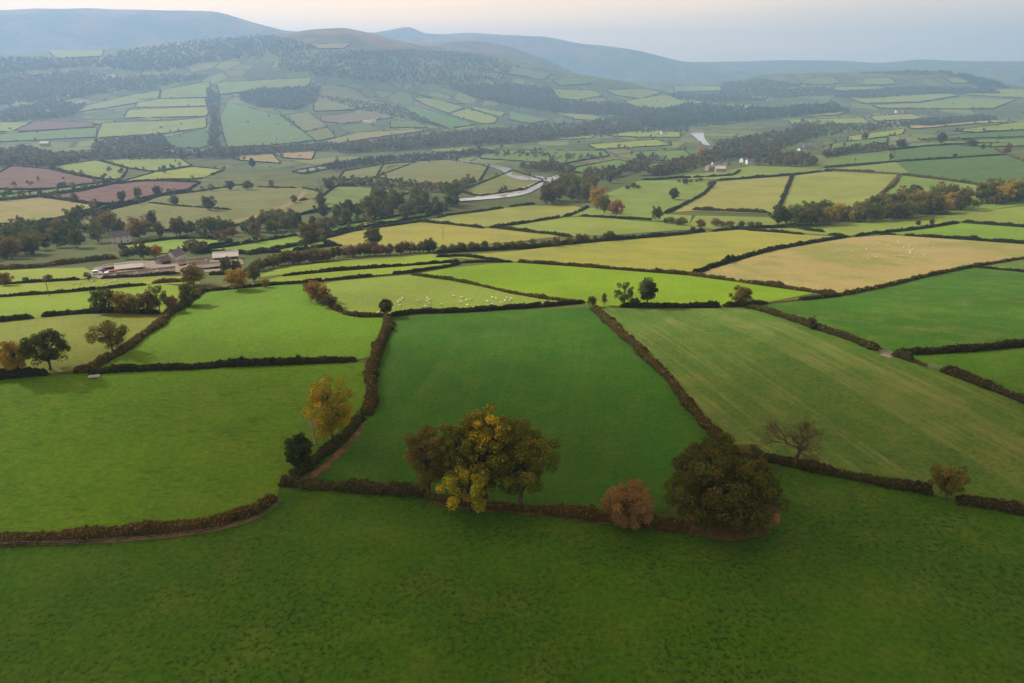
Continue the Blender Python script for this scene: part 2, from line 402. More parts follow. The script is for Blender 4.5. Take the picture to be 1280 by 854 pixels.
NEAR_FIELDS = [
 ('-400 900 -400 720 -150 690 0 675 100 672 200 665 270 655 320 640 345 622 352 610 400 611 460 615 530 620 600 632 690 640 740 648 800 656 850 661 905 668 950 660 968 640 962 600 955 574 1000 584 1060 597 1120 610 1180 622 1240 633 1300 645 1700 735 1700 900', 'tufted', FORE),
 ('-400 720 -150 690 0 675 100 672 200 665 270 655 320 640 345 622 352 605 375 585 400 560 430 535 455 505 462 480 455 455 445 452 400 454 330 457 250 459 150 463 110 467 60 471 0 474 -150 484 -400 500', 'grazed', BRI),
 ('352 605 385 592 410 570 440 540 468 500 468 470 485 420 490 397 600 391 740 384 770 412 800 440 830 470 860 505 885 535 905 560 920 578 880 600 830 640 800 650 740 645 690 637 600 630 530 617 460 612 400 607', 'lush', CENT),
 ('742 386 830 386 930 386 960 390 1010 407 1060 425 1110 445 1160 460 1220 483 1280 505 1700 640 1700 735 1300 645 1240 633 1180 622 1120 610 1060 597 1000 584 955 574 920 573 905 558 885 533 860 503 830 468 800 438 770 410', 'striped', STRP),
 ('950 381 1050 371 1100 361 1150 349 1200 338 1222 335 1280 341 1700 350 1700 400 1280 432 1118 443 1060 425 1010 407 965 392', 'pasture', DEEP),
 ('1222 334 1260 328 1290 323 1700 270 1700 350 1280 340', 'pasture', GRN),
 ('1118 446 1220 439 1280 434 1700 402 1700 640 1280 503 1220 481 1160 460', 'pasture', (.05, .14, .006)),
 ('515 344 560 336 616 330 647 329 720 334 860 345 920 353 1018 367 950 380 900 382 745 384 725 379 660 371 605 360', 'lush', (.14, .255, .006)),
 ('385 357 430 351 513 344 605 360 660 371 725 379 660 384 520 391 450 396 420 384', 'pasture', (.155, .23, .03)),
 ('258 363 336 357 383 356 395 372 430 393 485 397 482 420 468 445 445 451 330 456 150 462 112 464 160 435 197 409 212 393 235 378', 'lush', LUSH),
 ('-150 478 0 470 60 467 100 464 160 435 200 404 200 393 140 391 52 397 0 403 -150 412', 'pasture', (.15, .19, .025)),
 ('-150 410 0 402 60 396 140 390 205 392 235 376 256 363 200 355 185 357 120 363 0 372 -150 380', 'lush', (.15, .235, .012)),
 ('-150 379 0 371 120 362 185 356 250 355 245 346 200 346 100 351 0 357 -150 363', 'lush', (.18, .25, .018)),
 ('-150 362 0 356 100 350 125 344 105 335 30 337 -150 345', 'lush', (.18, .25, .025)),
 ('262 365 310 356 352 346 420 340 500 334 575 328 560 334 507 341 430 349 336 357', 'lush', (.17, .25, .018)),
 ('305 350 350 336 420 327 500 322 540 318 575 326 500 332 420 337 352 344', 'lush', (.17, .25, .018)),
 ('395 303 440 290 530 277 605 285 700 296 650 302 560 309 480 309 420 307', 'stubble', (.24, .24, .04)),
 ('530 276 560 270 640 258 715 257 730 261 705 272 620 283 600 284', 'pasture', (.21, .24, .05)),
 ('620 284 705 272 740 271 800 277 862 280 850 288 770 294 710 296 690 295', 'pasture', (.18, .24, .04)),
 ('712 271 738 260 800 267 865 270 862 279 800 276 740 270', 'pasture', (.16, .23, .04)),
 ('545 321 640 315 730 304 860 293 920 288 1040 296 1058 297 965 313 885 336 862 344 771 336 647 328 600 325', 'stubble', (.24, .255, .035)),
 ('868 345 890 337 965 314 1060 298 1110 294 1180 299 1280 306 1700 330 1700 268 1290 322 1200 337 1100 359 1040 368 1018 366 920 352', 'stubble', STRAW),
 ('860 291 930 287 1000 286 1100 277 1180 270 1280 258 1700 230 1700 310 1400 291 1280 283 1200 277 1140 287 1068 295 1040 295 950 288', 'pasture', (.17, .235, .035)),
 ('1110 293 1072 296 1140 289 1200 280 1280 285 1400 292 1700 313 1700 330 1280 305 1200 298', 'lush', (.13, .24, .02)),
 ('850 288 862 280 870 270 960 272 1000 278 960 284 930 287', 'pasture', (.17, .23, .04)),
 ('894 228 940 224 988 221 968 268 866 264 842 266 862 253 880 244', 'stubble', (.23, .24, .06)),
 ('990 221 1030 215 1122 219 1092 250 1060 262 973 268', 'pasture', (.20, .24, .05)),
 ('800 226 890 226 880 243 862 252 835 266 800 269 765 263 750 245 780 234', 'pasture', (.15, .22, .04)),
 ('800 225 890 225 940 223 1035 214 990 209 940 208 900 215', 'pasture', (.15, .21, .04)),
 ('1095 251 1124 220 1180 226 1240 235 1280 238 1700 260 1700 232 1280 257 1200 268 1060 265', 'pasture', (.13, .21, .04)),
 ('1122 203 1200 198 1255 195 1700 175 1700 258 1280 236 1240 233 1180 224 1136 217', 'pasture', BLUEG),
 ('1040 212 1120 203 1136 217 1050 213', 'pasture', (.15, .20, .05)),
 ('1020 208 1050 197 1112 189 1118 201 1030 208', 'pasture', GRN), ('1120 188 1190 182 1240 185 1252 193 1200 196 1120 200', 'pasture', BLUEG),
]
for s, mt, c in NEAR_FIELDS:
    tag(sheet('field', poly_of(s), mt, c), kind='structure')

FAR_FIELDS = [  # valley floor and hillsides: outline, colour, hedge ring
 ('0 216 15 208 60 212 120 225 140 228 90 233 50 238 0 237 -80 238 -80 216', 'soil', None), ('55 246 100 238 140 230 190 227 250 229 235 238 200 244 150 255 125 257 100 253', 'soil', None),
 ('-80 254 0 252 50 247 125 258 95 270 40 280 -80 286', 'stubble', (.22, .19, .08)), ('60 209 120 201 160 212 150 226 120 223', 'pasture', PALE),
 ('125 200 220 195 240 208 190 215 162 211', 'pasture', PALE), ('155 227 190 217 240 209 280 213 250 224 190 226', 'pasture', YG),
 ('-80 247 0 245 50 239 130 229 146 229 55 245 0 251 -80 253', 'pasture', GRN),
 ('95 274 180 253 200 246 250 240 300 232 330 235 380 236 400 240 400 264 330 278 240 289 140 290 100 284', 'pasture', OLV),
 ('403 246 420 234 470 232 530 236 500 245 470 252 440 259 403 263', 'pasture', (.12, .18, .05)),
 ('-60 300 0 296 60 289 95 286 80 296 0 318 -60 325', 'lush', (.11, .19, .02)),
 ('150 308 215 300 260 299 290 303 262 309 215 317 165 318', 'lush', (.14, .24, .025)),
 ('240 316 300 307 372 295 385 297 420 307 360 315 310 318', 'lush', (.13, .24, .02)),
 ('385 291 400 286 470 276 530 266 560 262 530 272 440 287 395 296', 'lush', (.12, .22, .03)),
 ('20 163 45 152 115 153 118 159 25 165', 'soil', None), ('-60 180 5 168 122 160 120 172 -60 181', 'pasture', GRN),
 ('120 173 128 154 220 151 258 147 258 160 200 168', 'pasture', PALE), ('197 175 225 168 255 162 272 178 250 186 215 186', 'pasture', BLUEG),
 ('-60 154 40 153 15 165 -60 166', 'pasture', PALE), ('170 125 265 123 260 133 170 135', 'pasture', YG), ('155 148 160 138 265 134 258 146', 'pasture', YG),
 ('202 113 262 102 264 122 200 124', 'pasture', PALE), ('75 140 160 120 200 113 198 124 150 133 80 143', 'pasture', PALE), ('275 146 285 128 300 132 350 145 395 176 325 183 285 185 278 165', 'pasture', (.10, .17, .05)),
 ('270 104 390 97 385 109 330 112 275 119', 'pasture', PALE), ('355 145 385 140 410 158 380 165', 'pasture', OLV), ('380 166 410 160 420 172 396 177', 'pasture', OLV),
 ('285 196 340 192 352 205 300 201', 'stubble', (.25, .19, .10)), ('338 191 395 188 390 200 355 198', 'stubble', (.27, .18, .10)),
 ('392 126 402 106 440 110 460 124 485 130 440 138 392 140', 'pasture', OLV), ('402 146 485 136 490 148 430 155 400 152', 'pasture', (.15, .14, .07)),
 ('503 134 520 133 594 156 563 161 527 149', 'pasture', (.08, .17, .04)), ('515 122 545 124 582 135 560 142 530 131', 'pasture', PALE), ('560 143 585 136 622 148 618 155 600 155', 'pasture', YG),
 ('520 118 575 128 583 131 550 126', 'pasture', PALE), ('488 151 520 151 535 160 488 160', 'pasture', GRN), ('408 176 450 166 520 162 540 163 480 171 412 181', 'stubble', (.20, .18, .08)),
 ('590 133 632 141 626 147 588 136', 'pasture', PALE), ('636 139 690 150 662 155 636 150', 'pasture', GRN), ('650 178 700 171 745 168 740 173', 'pasture', YG), ('735 181 820 175 840 182 745 187', 'pasture', YG),
 ('600 188 755 189 762 195 700 206 640 201 600 199', 'pasture', GRN), ('480 205 560 200 610 209 600 226 560 238 520 232 470 222', 'pasture', OLV), ('575 240 640 214 680 226 655 238 600 246', 'pasture', OLV),
 ('690 112 740 113 755 120 720 126 683 121', 'pasture', PALE), ('757 113 800 111 828 116 800 124 768 119', 'pasture', PALE), ('780 127 830 119 880 128 850 138 800 136', 'pasture', YG), ('690 100 720 96 740 105 700 108', 'pasture', GRN),
 ('690 140 740 144 770 152 720 150', 'pasture', PALE), ('740 138 765 142 770 147 745 143', 'pasture', PALE), ('882 130 950 132 945 137 885 136', 'pasture', YG), ('975 142 1030 137 1062 140 1040 145 980 147', 'pasture', YG),
 ('1060 123 1170 115 1200 120 1150 128 1080 130', 'pasture', YG), ('1090 132 1150 129 1200 122 1270 125 1240 137 1100 136', 'pasture', PALE), ('1170 113 1280 112 1330 117 1280 123 1205 119', 'pasture', YG), ('1085 146 1140 143 1158 149 1095 152', 'pasture', (.25, .26, .06)),
 ('985 150 1080 148 1085 155 990 157', 'pasture', YG), ('1082 99 1112 97 1121 105 1102 107 1074 106', 'pasture', PALE), ('1010 98 1040 96 1052 104 1030 107 1000 105', 'pasture', (.13, .17, .05)), ('1180 97 1212 99 1224 104 1190 105', 'pasture', PALE),
 ('960 106 1030 107 1020 113 950 112', 'pasture', PALE), ('1045 109 1110 109 1100 114 1040 114', 'pasture', YG),
 ('1135 158 1240 151 1270 152 1200 157 1140 162', 'stubble', (.30, .22, .12)), ('1060 171 1132 161 1128 168 1060 178', 'pasture', YG), ('1110 187 1140 179 1340 171 1340 182 1240 184 1190 181', 'pasture', GRN), ('1150 176 1200 168 1340 161 1340 169 1200 174', 'pasture', BLUEG), ('1190 164 1275 153 1340 150 1340 159 1220 166', 'pasture', PALE),
 ('1040 180 1110 172 1108 184 1060 192 1035 196', 'pasture', GRN), ('925 171 970 166 985 172 955 180 925 178', 'pasture', PALE), ('865 152 920 150 925 154 870 158', 'pasture', GRN), ('850 166 800 162 760 170 800 172 850 172', 'pasture', YG),
 ('60 64 130 63 128 71 70 74', 'pasture', PALE), ('112 98 145 92 146 98 116 104', 'pasture', YG), ('10 130 70 120 105 115 95 122 20 140', 'pasture', PALE), ('390 56 440 54 430 61 394 62', 'stubble', (.22, .16, .10)),
 ('800 190 855 188 865 195 850 203 800 200', 'pasture', GRN), ('790 204 860 205 845 213 800 213', 'pasture', GRN), ('770 200 700 214 730 217 800 214 790 204', 'pasture', GRN), ('430 215 480 206 520 203 470 222 420 228', 'pasture', OLV), ('365 215 420 205 425 209 380 218', 'pasture', GRN),
 ('640 82 690 92 680 100 630 92', 'pasture', OLV), ('600 86 630 94 625 100 598 96', 'pasture', OLV), ('840 108 900 108 905 114 845 115', 'pasture', PALE), ('905 118 960 121 955 126 900 124', 'pasture', PALE),
]
FAR_POLYS = []
for s, mt, c in FAR_FIELDS:
    p = poly_of(s); FAR_POLYS.append(p)
    tag(sheet('field', p, mt, c, extra=.15), kind='structure')

# ------------------------------------------------------------------ water and shingle
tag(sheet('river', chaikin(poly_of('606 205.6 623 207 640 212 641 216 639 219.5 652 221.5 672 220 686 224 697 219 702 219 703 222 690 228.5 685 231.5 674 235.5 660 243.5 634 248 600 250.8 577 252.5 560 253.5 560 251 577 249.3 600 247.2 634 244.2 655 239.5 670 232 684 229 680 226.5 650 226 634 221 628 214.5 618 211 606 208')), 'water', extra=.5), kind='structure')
tag(sheet('gravel_bank', chaikin(poly_of('590 250 600 243 625 244 655 235 672 227.5 684 228.5 668 235.5 652 241.5 630 246.5 610 250')), 'shingle', extra=.3), kind='structure')
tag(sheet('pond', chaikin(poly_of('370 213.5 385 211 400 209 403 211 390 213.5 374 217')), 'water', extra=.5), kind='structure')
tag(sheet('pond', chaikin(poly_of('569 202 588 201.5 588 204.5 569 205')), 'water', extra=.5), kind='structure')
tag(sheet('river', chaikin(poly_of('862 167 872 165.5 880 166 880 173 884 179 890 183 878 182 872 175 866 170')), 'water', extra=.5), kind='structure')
tag(sheet('earth_bank', chaikin(poly_of('830 654 860 667 900 676 930 677 962 668 978 648 974 626 958 628 940 645 900 652')), 'earth', extra=.05, wig=2.), kind='structure')
tag(sheet('earth_bank', chaikin(poly_of('372 602 395 590 425 562 452 534 455 528 462 526 440 556 412 584 392 600')), 'earth', extra=.05, wig=1.5), kind='structure')
tag(sheet('earth_bank', chaikin(poly_of('530 628 600 640 690 646 740 654 800 661 800 657 740 649 690 641 610 632 540 621')), 'earth', extra=.05, wig=2.), kind='structure')
tag(sheet('earth_bank', chaikin(poly_of('-50 686 0 683 100 681 200 675 280 664 330 646 350 628 340 640 300 655 220 670 100 677 0 679')), 'earth', extra=.05, wig=1.5), kind='structure')
tag(sheet('farmyard', poly_of('112 345 118 335 160 328 200 326 225 330 270 325 300 322 305 330 270 340 215 345 160 349 130 350'), 'gravel', extra=.05), kind='structure')
tag(sheet('gateway', poly_of('1098 444 1110 441 1122 444 1112 448'), 'gravel', extra=.05), kind='structure')
tag(sheet('farm_track', chaikin(poly_of('236 288 290 277 330 267 362 254 374 246 379 239 383 239 380 247 368 256 335 270 292 280 250 290')), 'stubble', (.22, .17, .09), extra=.3), kind='structure')
# ------------------------------------------------------------------ foliage geometry
def unit(n, r): v = r.normal(size=(n, 3)); return v / np.linalg.norm(v, axis=1)[:, None]
def leaf_quads(P, Nn, size, r):
    n = len(P); nn = Nn * 1.15 + unit(n, r) * .75; nn /= np.linalg.norm(nn, axis=1)[:, None] + 1e-9
    u = np.cross(nn, unit(n, r)); u /= np.linalg.norm(u, axis=1)[:, None] + 1e-9; v = np.cross(nn, u)
    s = np.asarray(size) * r.uniform(.6, 1.25, n); s = s[:, None]
    a = r.uniform(.3, .75, (n, 4, 1)); b = r.uniform(.25, .6, (n, 4, 1))
    c0 = P + u * s * a[:, 0] + v * s * .1; c1 = P + v * s * b[:, 1]; c2 = P - u * s * a[:, 2] - v * s * .1; c3 = P - v * s * b[:, 3]
    V = np.stack([c0, c1, c2, c3], 1).reshape(-1, 3)
    return V, np.arange(n * 4).reshape(-1, 4)
def leaf_cloud(r, C, Rd, nper, size, cols, var=.22, squash=.85, lift_=.15):
    """clumps of leaves; cols: one colour per clump"""
    k = len(C); n = k * nper
    ci = np.repeat(np.arange(k), nper); dv = unit(n, r); dv[:, 2] += lift_; dv /= np.linalg.norm(dv, axis=1)[:, None]
    rad = Rd[ci] * r.uniform(.25, 1.0, n) ** .45
    sc = np.array([1, 1, squash]); P = C[ci] + dv * rad[:, None] * sc
    V, Fq = leaf_quads(P, dv, size, r)
    cj = np.where(r.random(n) < .38, r.integers(0, k, n), ci)
    t = cols[cj] * r.uniform(1 - var, 1 + var, (n, 1)) * (1 + r.normal(0, .06, (n, 3)))
    return V, Fq, np.repeat(np.clip(t, 0, 2), 4, 0)
def tubes(segs, sides=6):
    """segs: (p0, p1, r0, r1)"""
    V = []; Fq = []
    for p0, p1, r0, r1 in segs:
        p0 = Vector(p0); p1 = Vector(p1); ax = (p1 - p0)
        if ax.length < 1e-6: continue
        ax.normalize(); u = ax.orthogonal().normalized(); v = ax.cross(u); b = len(V)
        for p, rr in ((p0 - ax * r0 * .3, r0), (p1, r1)):
            for i in range(sides):
                t = 6.2832 * i / sides; V.append(p + (u * math.cos(t) + v * math.sin(t)) * rr)
        for i in range(sides): j = (i + 1) % sides; Fq.append((b + i, b + j, b + sides + j, b + sides + i))
        Fq.append(tuple(b + sides + i for i in range(sides)))
    return V, Fq
def limb(p0, p1, r0, r1, rnd, n=4, wob=.12, sag=0):
    p0 = Vector(p0); p1 = Vector(p1); L_ = (p1 - p0).length; o = []; q = p0; rq = r0
    for i in range(1, n + 1):
        t = i / n; p = p0.lerp(p1, t) + Vector((rnd.gauss(0, 1), rnd.gauss(0, 1), rnd.gauss(0, .6))) * L_ * wob * (.5 if i < n else 0) + Vector((0, 0, math.sin(t * 3.14) * L_ * .12))
        rr = r0 + (r1 - r0) * t; o.append((q, p, rq, rr)); q = p; rq = rr
    return o
def gen_tree(seed, h=10., rx=4., base=2., nc=26, nper=45, leaf=.45, tr=.28, conic=0., tint=None, pal=None, fine=True, skew=0., shell=(.45, .82), cl=(.24, .38), mat='bark', flat_bottom=False):
    r = np.random.default_rng(seed); rnd = random.Random(seed)
    cz = base + (h - base) * .5; rz = (h - base) * .5
    dv = unit(nc, r); dv[:, 2] = dv[:, 2] * .95 + .08; ph = np.arctan2(dv[:, 1], dv[:, 0])
    lob = 1 + .09 * np.sin(2 * ph + r.uniform(0, 6)) + .08 * np.sin(3 * ph + r.uniform(0, 6))
    t = r.uniform(shell[0], shell[1], nc)
    C = np.stack([dv[:, 0] * rx * t * lob + skew, dv[:, 1] * rx * t * lob, cz + dv[:, 2] * rz * t * 1.02], -1)
    if conic: k = 1 - conic * np.clip((C[:, 2] - base) / (h - base), 0, 1); C[:, 0] *= k; C[:, 1] *= k
    Rd = rx * r.uniform(cl[0], cl[1], nc)
    if conic: Rd *= 1 - .7 * conic * np.clip((C[:, 2] - base) / (h - base), 0, 1)
    C[:, 2] = np.clip(C[:, 2], base * .5 + Rd * .6, h - Rd * .75)
    bright = r.uniform(.72, 1.3, (nc, 1))
    cols = np.ones((nc, 3)) * bright
    if pal is not None:
        pal = np.array(pal); cols = pal[r.integers(0, len(pal), nc)] * bright
    else:
        cols[:, 0] *= r.uniform(.85, 1.25, nc)
    V, Fq, tc = leaf_cloud(r, C, Rd, nper, leaf, cols)
    crown = mesh('crown', V, Fq, M['leaf'], tc)
    top = Vector((skew * .6, 0, cz + rz * .35)); seg = []
    tl = limb((0, 0, -.3), top, tr, tr * .35, rnd, 5, .03); seg += tl
    seg.append((Vector((0, 0, -.4)), Vector((0, 0, h * .05)), tr * 1.5, tr * .95))
    for i in range(nc if fine else min(nc, 7)):
        q = tl[min(len(tl) - 1, 1 + rnd.randrange(4))][0 if rnd.random() < .5 else 1]
        seg += limb(q, Vector(C[i]), tr * rnd.uniform(.22, .42), tr * .06, rnd, 3, .08)
    Vt, Ft = tubes(seg, 7 if fine else 5)
    trunk = mesh('trunk', Vt, Ft, M[mat], smooth=True)
    return crown, trunk
def bare_branches(seed, h, spread, tr, levels=5, nk=(3, 4), up=.55):
    rnd = random.Random(seed); seg = []; tips = []
    def grow(p, dvec, L_, r0, lv):
        p1 = p + dvec * L_; r1 = r0 * .62; seg.extend(limb(p, p1, r0, r1, rnd, 3, .07))
        if lv == 0: tips.append(p1); return
        for _ in range(rnd.randint(*nk)):
            dn = (dvec + Vector((rnd.gauss(0, 1), rnd.gauss(0, 1), rnd.gauss(up * .35, .6))) * spread).normalized()
            grow(p1 if rnd.random() < .6 else p.lerp(p1, rnd.uniform(.55, 1)), dn, L_ * rnd.uniform(.62, .8), r1 * rnd.uniform(.7, .95), lv - 1)
    grow(Vector((0, 0, -.2)), Vector((rnd.gauss(0, .06), rnd.gauss(0, .06), 1)).normalized(), h * .27, tr, levels)
    zmax = max(t.z for t in tips); k = h / zmax
    seg2 = [(a * k, b * k, c, e) for a, b, c, e in seg]
    return seg2, np.array([tuple(t * k) for t in tips])

# ------------------------------------------------------------------ placing trees
def depth_of(x, y, z):      # distance along the camera axis
    return y * math.cos(PITCH) + (ZC - z) * math.sin(PITCH)
def ground_at(px, py):
    x, y, z, d = G(px, py); return float(x[0]), float(y[0]), float(z[0]), float(d[0])
def place_tree(px, py, hpx, proto, color, label, group=None, wid=1., name='tree', rot=None, ph=10.):
    x, y, z, d = ground_at(px, py) if np.isscalar(px) else px
    dep = depth_of(x, y, z)
    el = math.atan2(ZC - z, math.hypot(x, y)); s = hpx * dep / F_PX / math.cos(el) / ph
    o = empty(name, (x, y, z), rng.uniform(0, 6.28) if rot is None else rot); o.scale = (s * wid, s * wid, s)
    for m_, nm in ((proto[1], 'trunk'), (proto[0], 'crown')):
        c = link(nm, m_, o)
        if nm == 'crown': c.color = (*(v * 1.5 for v in color), 1) if color != (1, 1, 1) and group is None else (*(v * 1.35 for v in color), 1) if color != (1, 1, 1) else (*color, 1)
    tag(o, label, 'bush' if name in ('bush', 'shrub') else 'tree', group)
    return o
PR = {  # shared tree shapes, ten metres tall
 'oak': gen_tree(1, 10, 4.9, .9, 56, 70, .5, .34, shell=(.45, .98), cl=(.2, .33)), 'oak2': gen_tree(2, 10, 4.5, .8, 52, 70, .5, .32, shell=(.45, .98), cl=(.2, .33)), 'tall': gen_tree(3, 10, 3.4, 1.1, 50, 75, .46, .26),
 'ragged': gen_tree(4, 10, 4.2, 1.6, 34, 75, .46, .26, shell=(.5, 1.0), cl=(.2, .34)), 'round': gen_tree(5, 10, 5.2, .2, 58, 65, .52, .3, shell=(.45, .97), cl=(.19, .32)), 'bushy': gen_tree(6, 10, 6.2, .1, 60, 60, .55, .28, shell=(.4, .98), cl=(.18, .3)),
 'open': gen_tree(7, 10, 4.6, 2.0, 28, 60, .42, .24, shell=(.5, .95), cl=(.2, .3)), 'poplar': gen_tree(8, 10, 2.5, .6, 40, 60, .42, .22, conic=.35), 'cone': gen_tree(9, 10, 3.4, .3, 48, 60, .44, .24, conic=.8),
}
DK = (.06, .078, .026); OL = (.105, .115, .03); GN = (.078, .104, .032); BR = (.14, .115, .048); YE = (.27, .225, .04); OR = (.21, .14, .045); GB = (.105, .10, .042); RU = (.125, .095, .055); GY = (.10, .112, .065)

# --- foreground trees with shapes of their own
def hero(px, py, hpx, crown, trunk, h, label, name='tree', extra=None, rot=0, wid=1.):
    o = place_tree(px, py, hpx, (crown, trunk), (1, 1, 1), label, None, wid, name, rot, h)
    for c in o.children:
        if c.name.startswith('crown'): c.color = (1.8, 1.8, 1.6, 1)
    for nm, me in (extra or []): link(nm, me, o)
    return o
c_, t_ = gen_tree(101, 14, 10.2, -.6, 230, 260, .34, .55, pal=[(.045, .056, .014), (.06, .064, .016), (.04, .055, .016), (.085, .075, .018), (.07, .082, .02)], shell=(.6, .93), cl=(.11, .17))
hero(899, 651, 83, c_, t_, 14, 'big round oak with dense dark bronze green crown above a bare earth bank')
c_, t_ = gen_tree(102, 9, 6.4, -.4, 130, 210, .27, .3, pal=[(.17, .115, .06), (.19, .13, .07), (.15, .105, .055), (.13, .095, .045)], shell=(.35, .88), cl=(.15, .22))
hero(788, 653, 45, c_, t_, 9, 'round pinkish brown bush in the hedge left of the big oak', 'bush')
ash = [(.075, .095, .018), (.10, .11, .02), (.07, .088, .02), (.09, .105, .022), (.14, .13, .02)]
c_, t_ = gen_tree(103, 20, 5.6, 4.2, 115, 260, .30, .5, pal=ash + [(.34, .28, .02)], shell=(.5, .98), cl=(.15, .25))
hero(606, 634, 114, c_, t_, 20, 'tallest tree of the foreground clump, green crown with yellow patches at its top', rot=.4)
c_, t_ = gen_tree(104, 17, 6.5, 3.4, 120, 260, .30, .45, pal=ash, shell=(.5, .95), cl=(.15, .25))
hero(650, 636, 98, c_, t_, 17, 'broad olive green tree at the right of the foreground clump', rot=1.2)
c_, t_ = gen_tree(105, 14, 5.6, 2.4, 70, 180, .28, .45, pal=[(.10, .085, .03), (.12, .095, .03), (.085, .085, .025), (.075, .08, .025)], shell=(.5, 1.), cl=(.16, .26), mat='bark')
hero(536, 622, 78, c_, t_, 14, 'thin brownish tree with dark ivied trunk at the left of the foreground clump', rot=2.)
c_, t_ = gen_tree(106, 10, 4.6, .3, 60, 180, .28, .18, pal=[(.38, .31, .02), (.30, .27, .025), (.22, .23, .025), (.12, .15, .02)], shell=(.45, 1.), cl=(.15, .25))
hero(586, 640, 62, c_, t_, 10, 'young bright yellow tree at the front foot of the foreground clump')
c_, t_ = gen_tree(116, 17, 4.2, 3.6, 70, 230, .30, .4, pal=ash, shell=(.5, .95), cl=(.16, .26))
hero(576, 628, 98, c_, t_, 17, 'green tree between the thin brownish and the tallest tree of the foreground clump', rot=.9)
c_, t_ = gen_tree(107, 14, 5.6, 1.2, 84, 190, .27, .34, pal=[(.30, .22, .02), (.26, .20, .02), (.17, .16, .02), (.12, .13, .02), (.21, .17, .02)], shell=(.5, .98), cl=(.16, .28))
hero(416, 552, 74, c_, t_, 14, 'golden yellow tree on the bank at the left of the central field')
sg, tp = bare_branches(7, 9, .62, .32, 4, (2, 4)); V, Fq = tubes(sg, 5)
o = empty('tree', (0, 0, 0)); x, y, z, d = ground_at(394, 556); o.location = (x, y, z); link('trunk', mesh('trunk', V, Fq, M['palebark'], smooth=True), o)
tag(o, 'leafless pale grey dead tree in front of the golden yellow tree', 'tree')
sg, tp = bare_branches(23, 11.5, .55, .42, 4, (4, 5), up=.9)
V, Fq = tubes(sg, 5); r_ = np.random.default_rng(4)
tp = tp[r_.random(len(tp)) < .8]; C = tp; lowm = (tp[:, 2] < 7)
cols = np.where(lowm[:, None], (.12, .11, .025), (.15, .11, .06)) * r_.uniform(.8, 1.2, (len(tp), 1))
Vl, Fl, tl_ = leaf_cloud(r_, C, np.where(lowm, .9, .5), 7, .22, cols)
o = empty('tree', ground_at(991, 582)[:3]); _w = np.percentile(np.hypot(tp[:, 0], tp[:, 1]), 96); o.scale = (8. / _w, 8. / _w, .9)
link('trunk', mesh('trunk', V, Fq, M['bark'], smooth=True), o); link('crown', mesh('crown', Vl, Fl, M['leaf'], tl_), o).color = (1, 1, 1, 1)
tag(o, 'nearly leafless spreading tree in the hedge right of the big oak', 'tree')
c_, t_ = gen_tree(109, 6, 2.5, .1, 60, 110, .3, .2, conic=.35, pal=[(.03, .042, .018), (.035, .045, .02)], shell=(.4, .85), cl=(.26, .4))
hero(376, 588, 45, c_, t_, 6, 'dark upright holly bush below the golden yellow tree', 'bush')
c_, t_ = gen_tree(110, 5, 3.0, .1, 60, 100, .28, .2, pal=[(.05, .06, .035), (.06, .07, .04)], shell=(.5, .9), cl=(.2, .34))
hero(935, 580, 24, c_, t_, 5, 'low grey green shrub just right of the big oak', 'bush')
c_, t_ = gen_tree(111, 7, 3.2, .6, 52, 110, .28, .22, pal=[(.10, .09, .025), (.085, .085, .025), (.14, .12, .025), (.07, .065, .025)], shell=(.5, 1.), cl=(.2, .32))
hero(1181, 624, 41, c_, t_, 7, 'small rounded olive tree at the right end of the front hedge')
c_, t_ = gen_tree(112, 9, 4.2, .9, 54, 110, .32, .26, pal=[(.20, .135, .03), (.16, .12, .03), (.12, .10, .03)], shell=(.5, 1.), cl=(.2, .3))
hero(24, 469, 44, c_, t_, 9, 'yellow brown tree left of the dark tree beside the left hedge')
c_, t_ = gen_tree(113, 10, 5.0, 1.1, 70, 110, .34, .3, pal=[(.032, .048, .018), (.04, .055, .02), (.05, .06, .022)], shell=(.5, 1.), cl=(.18, .28))
hero(63, 463, 50, c_, t_, 10, 'dark green tree between two lighter trees at the left edge')
c_, t_ = gen_tree(114, 8, 4.3, .9, 54, 110, .3, .26, pal=[(.08, .078, .03), (.095, .085, .03), (.07, .07, .028)], shell=(.5, 1.), cl=(.18, .3))
hero(141, 440, 37, c_, t_, 8, 'brownish green tree standing in the diagonal hedge at left')

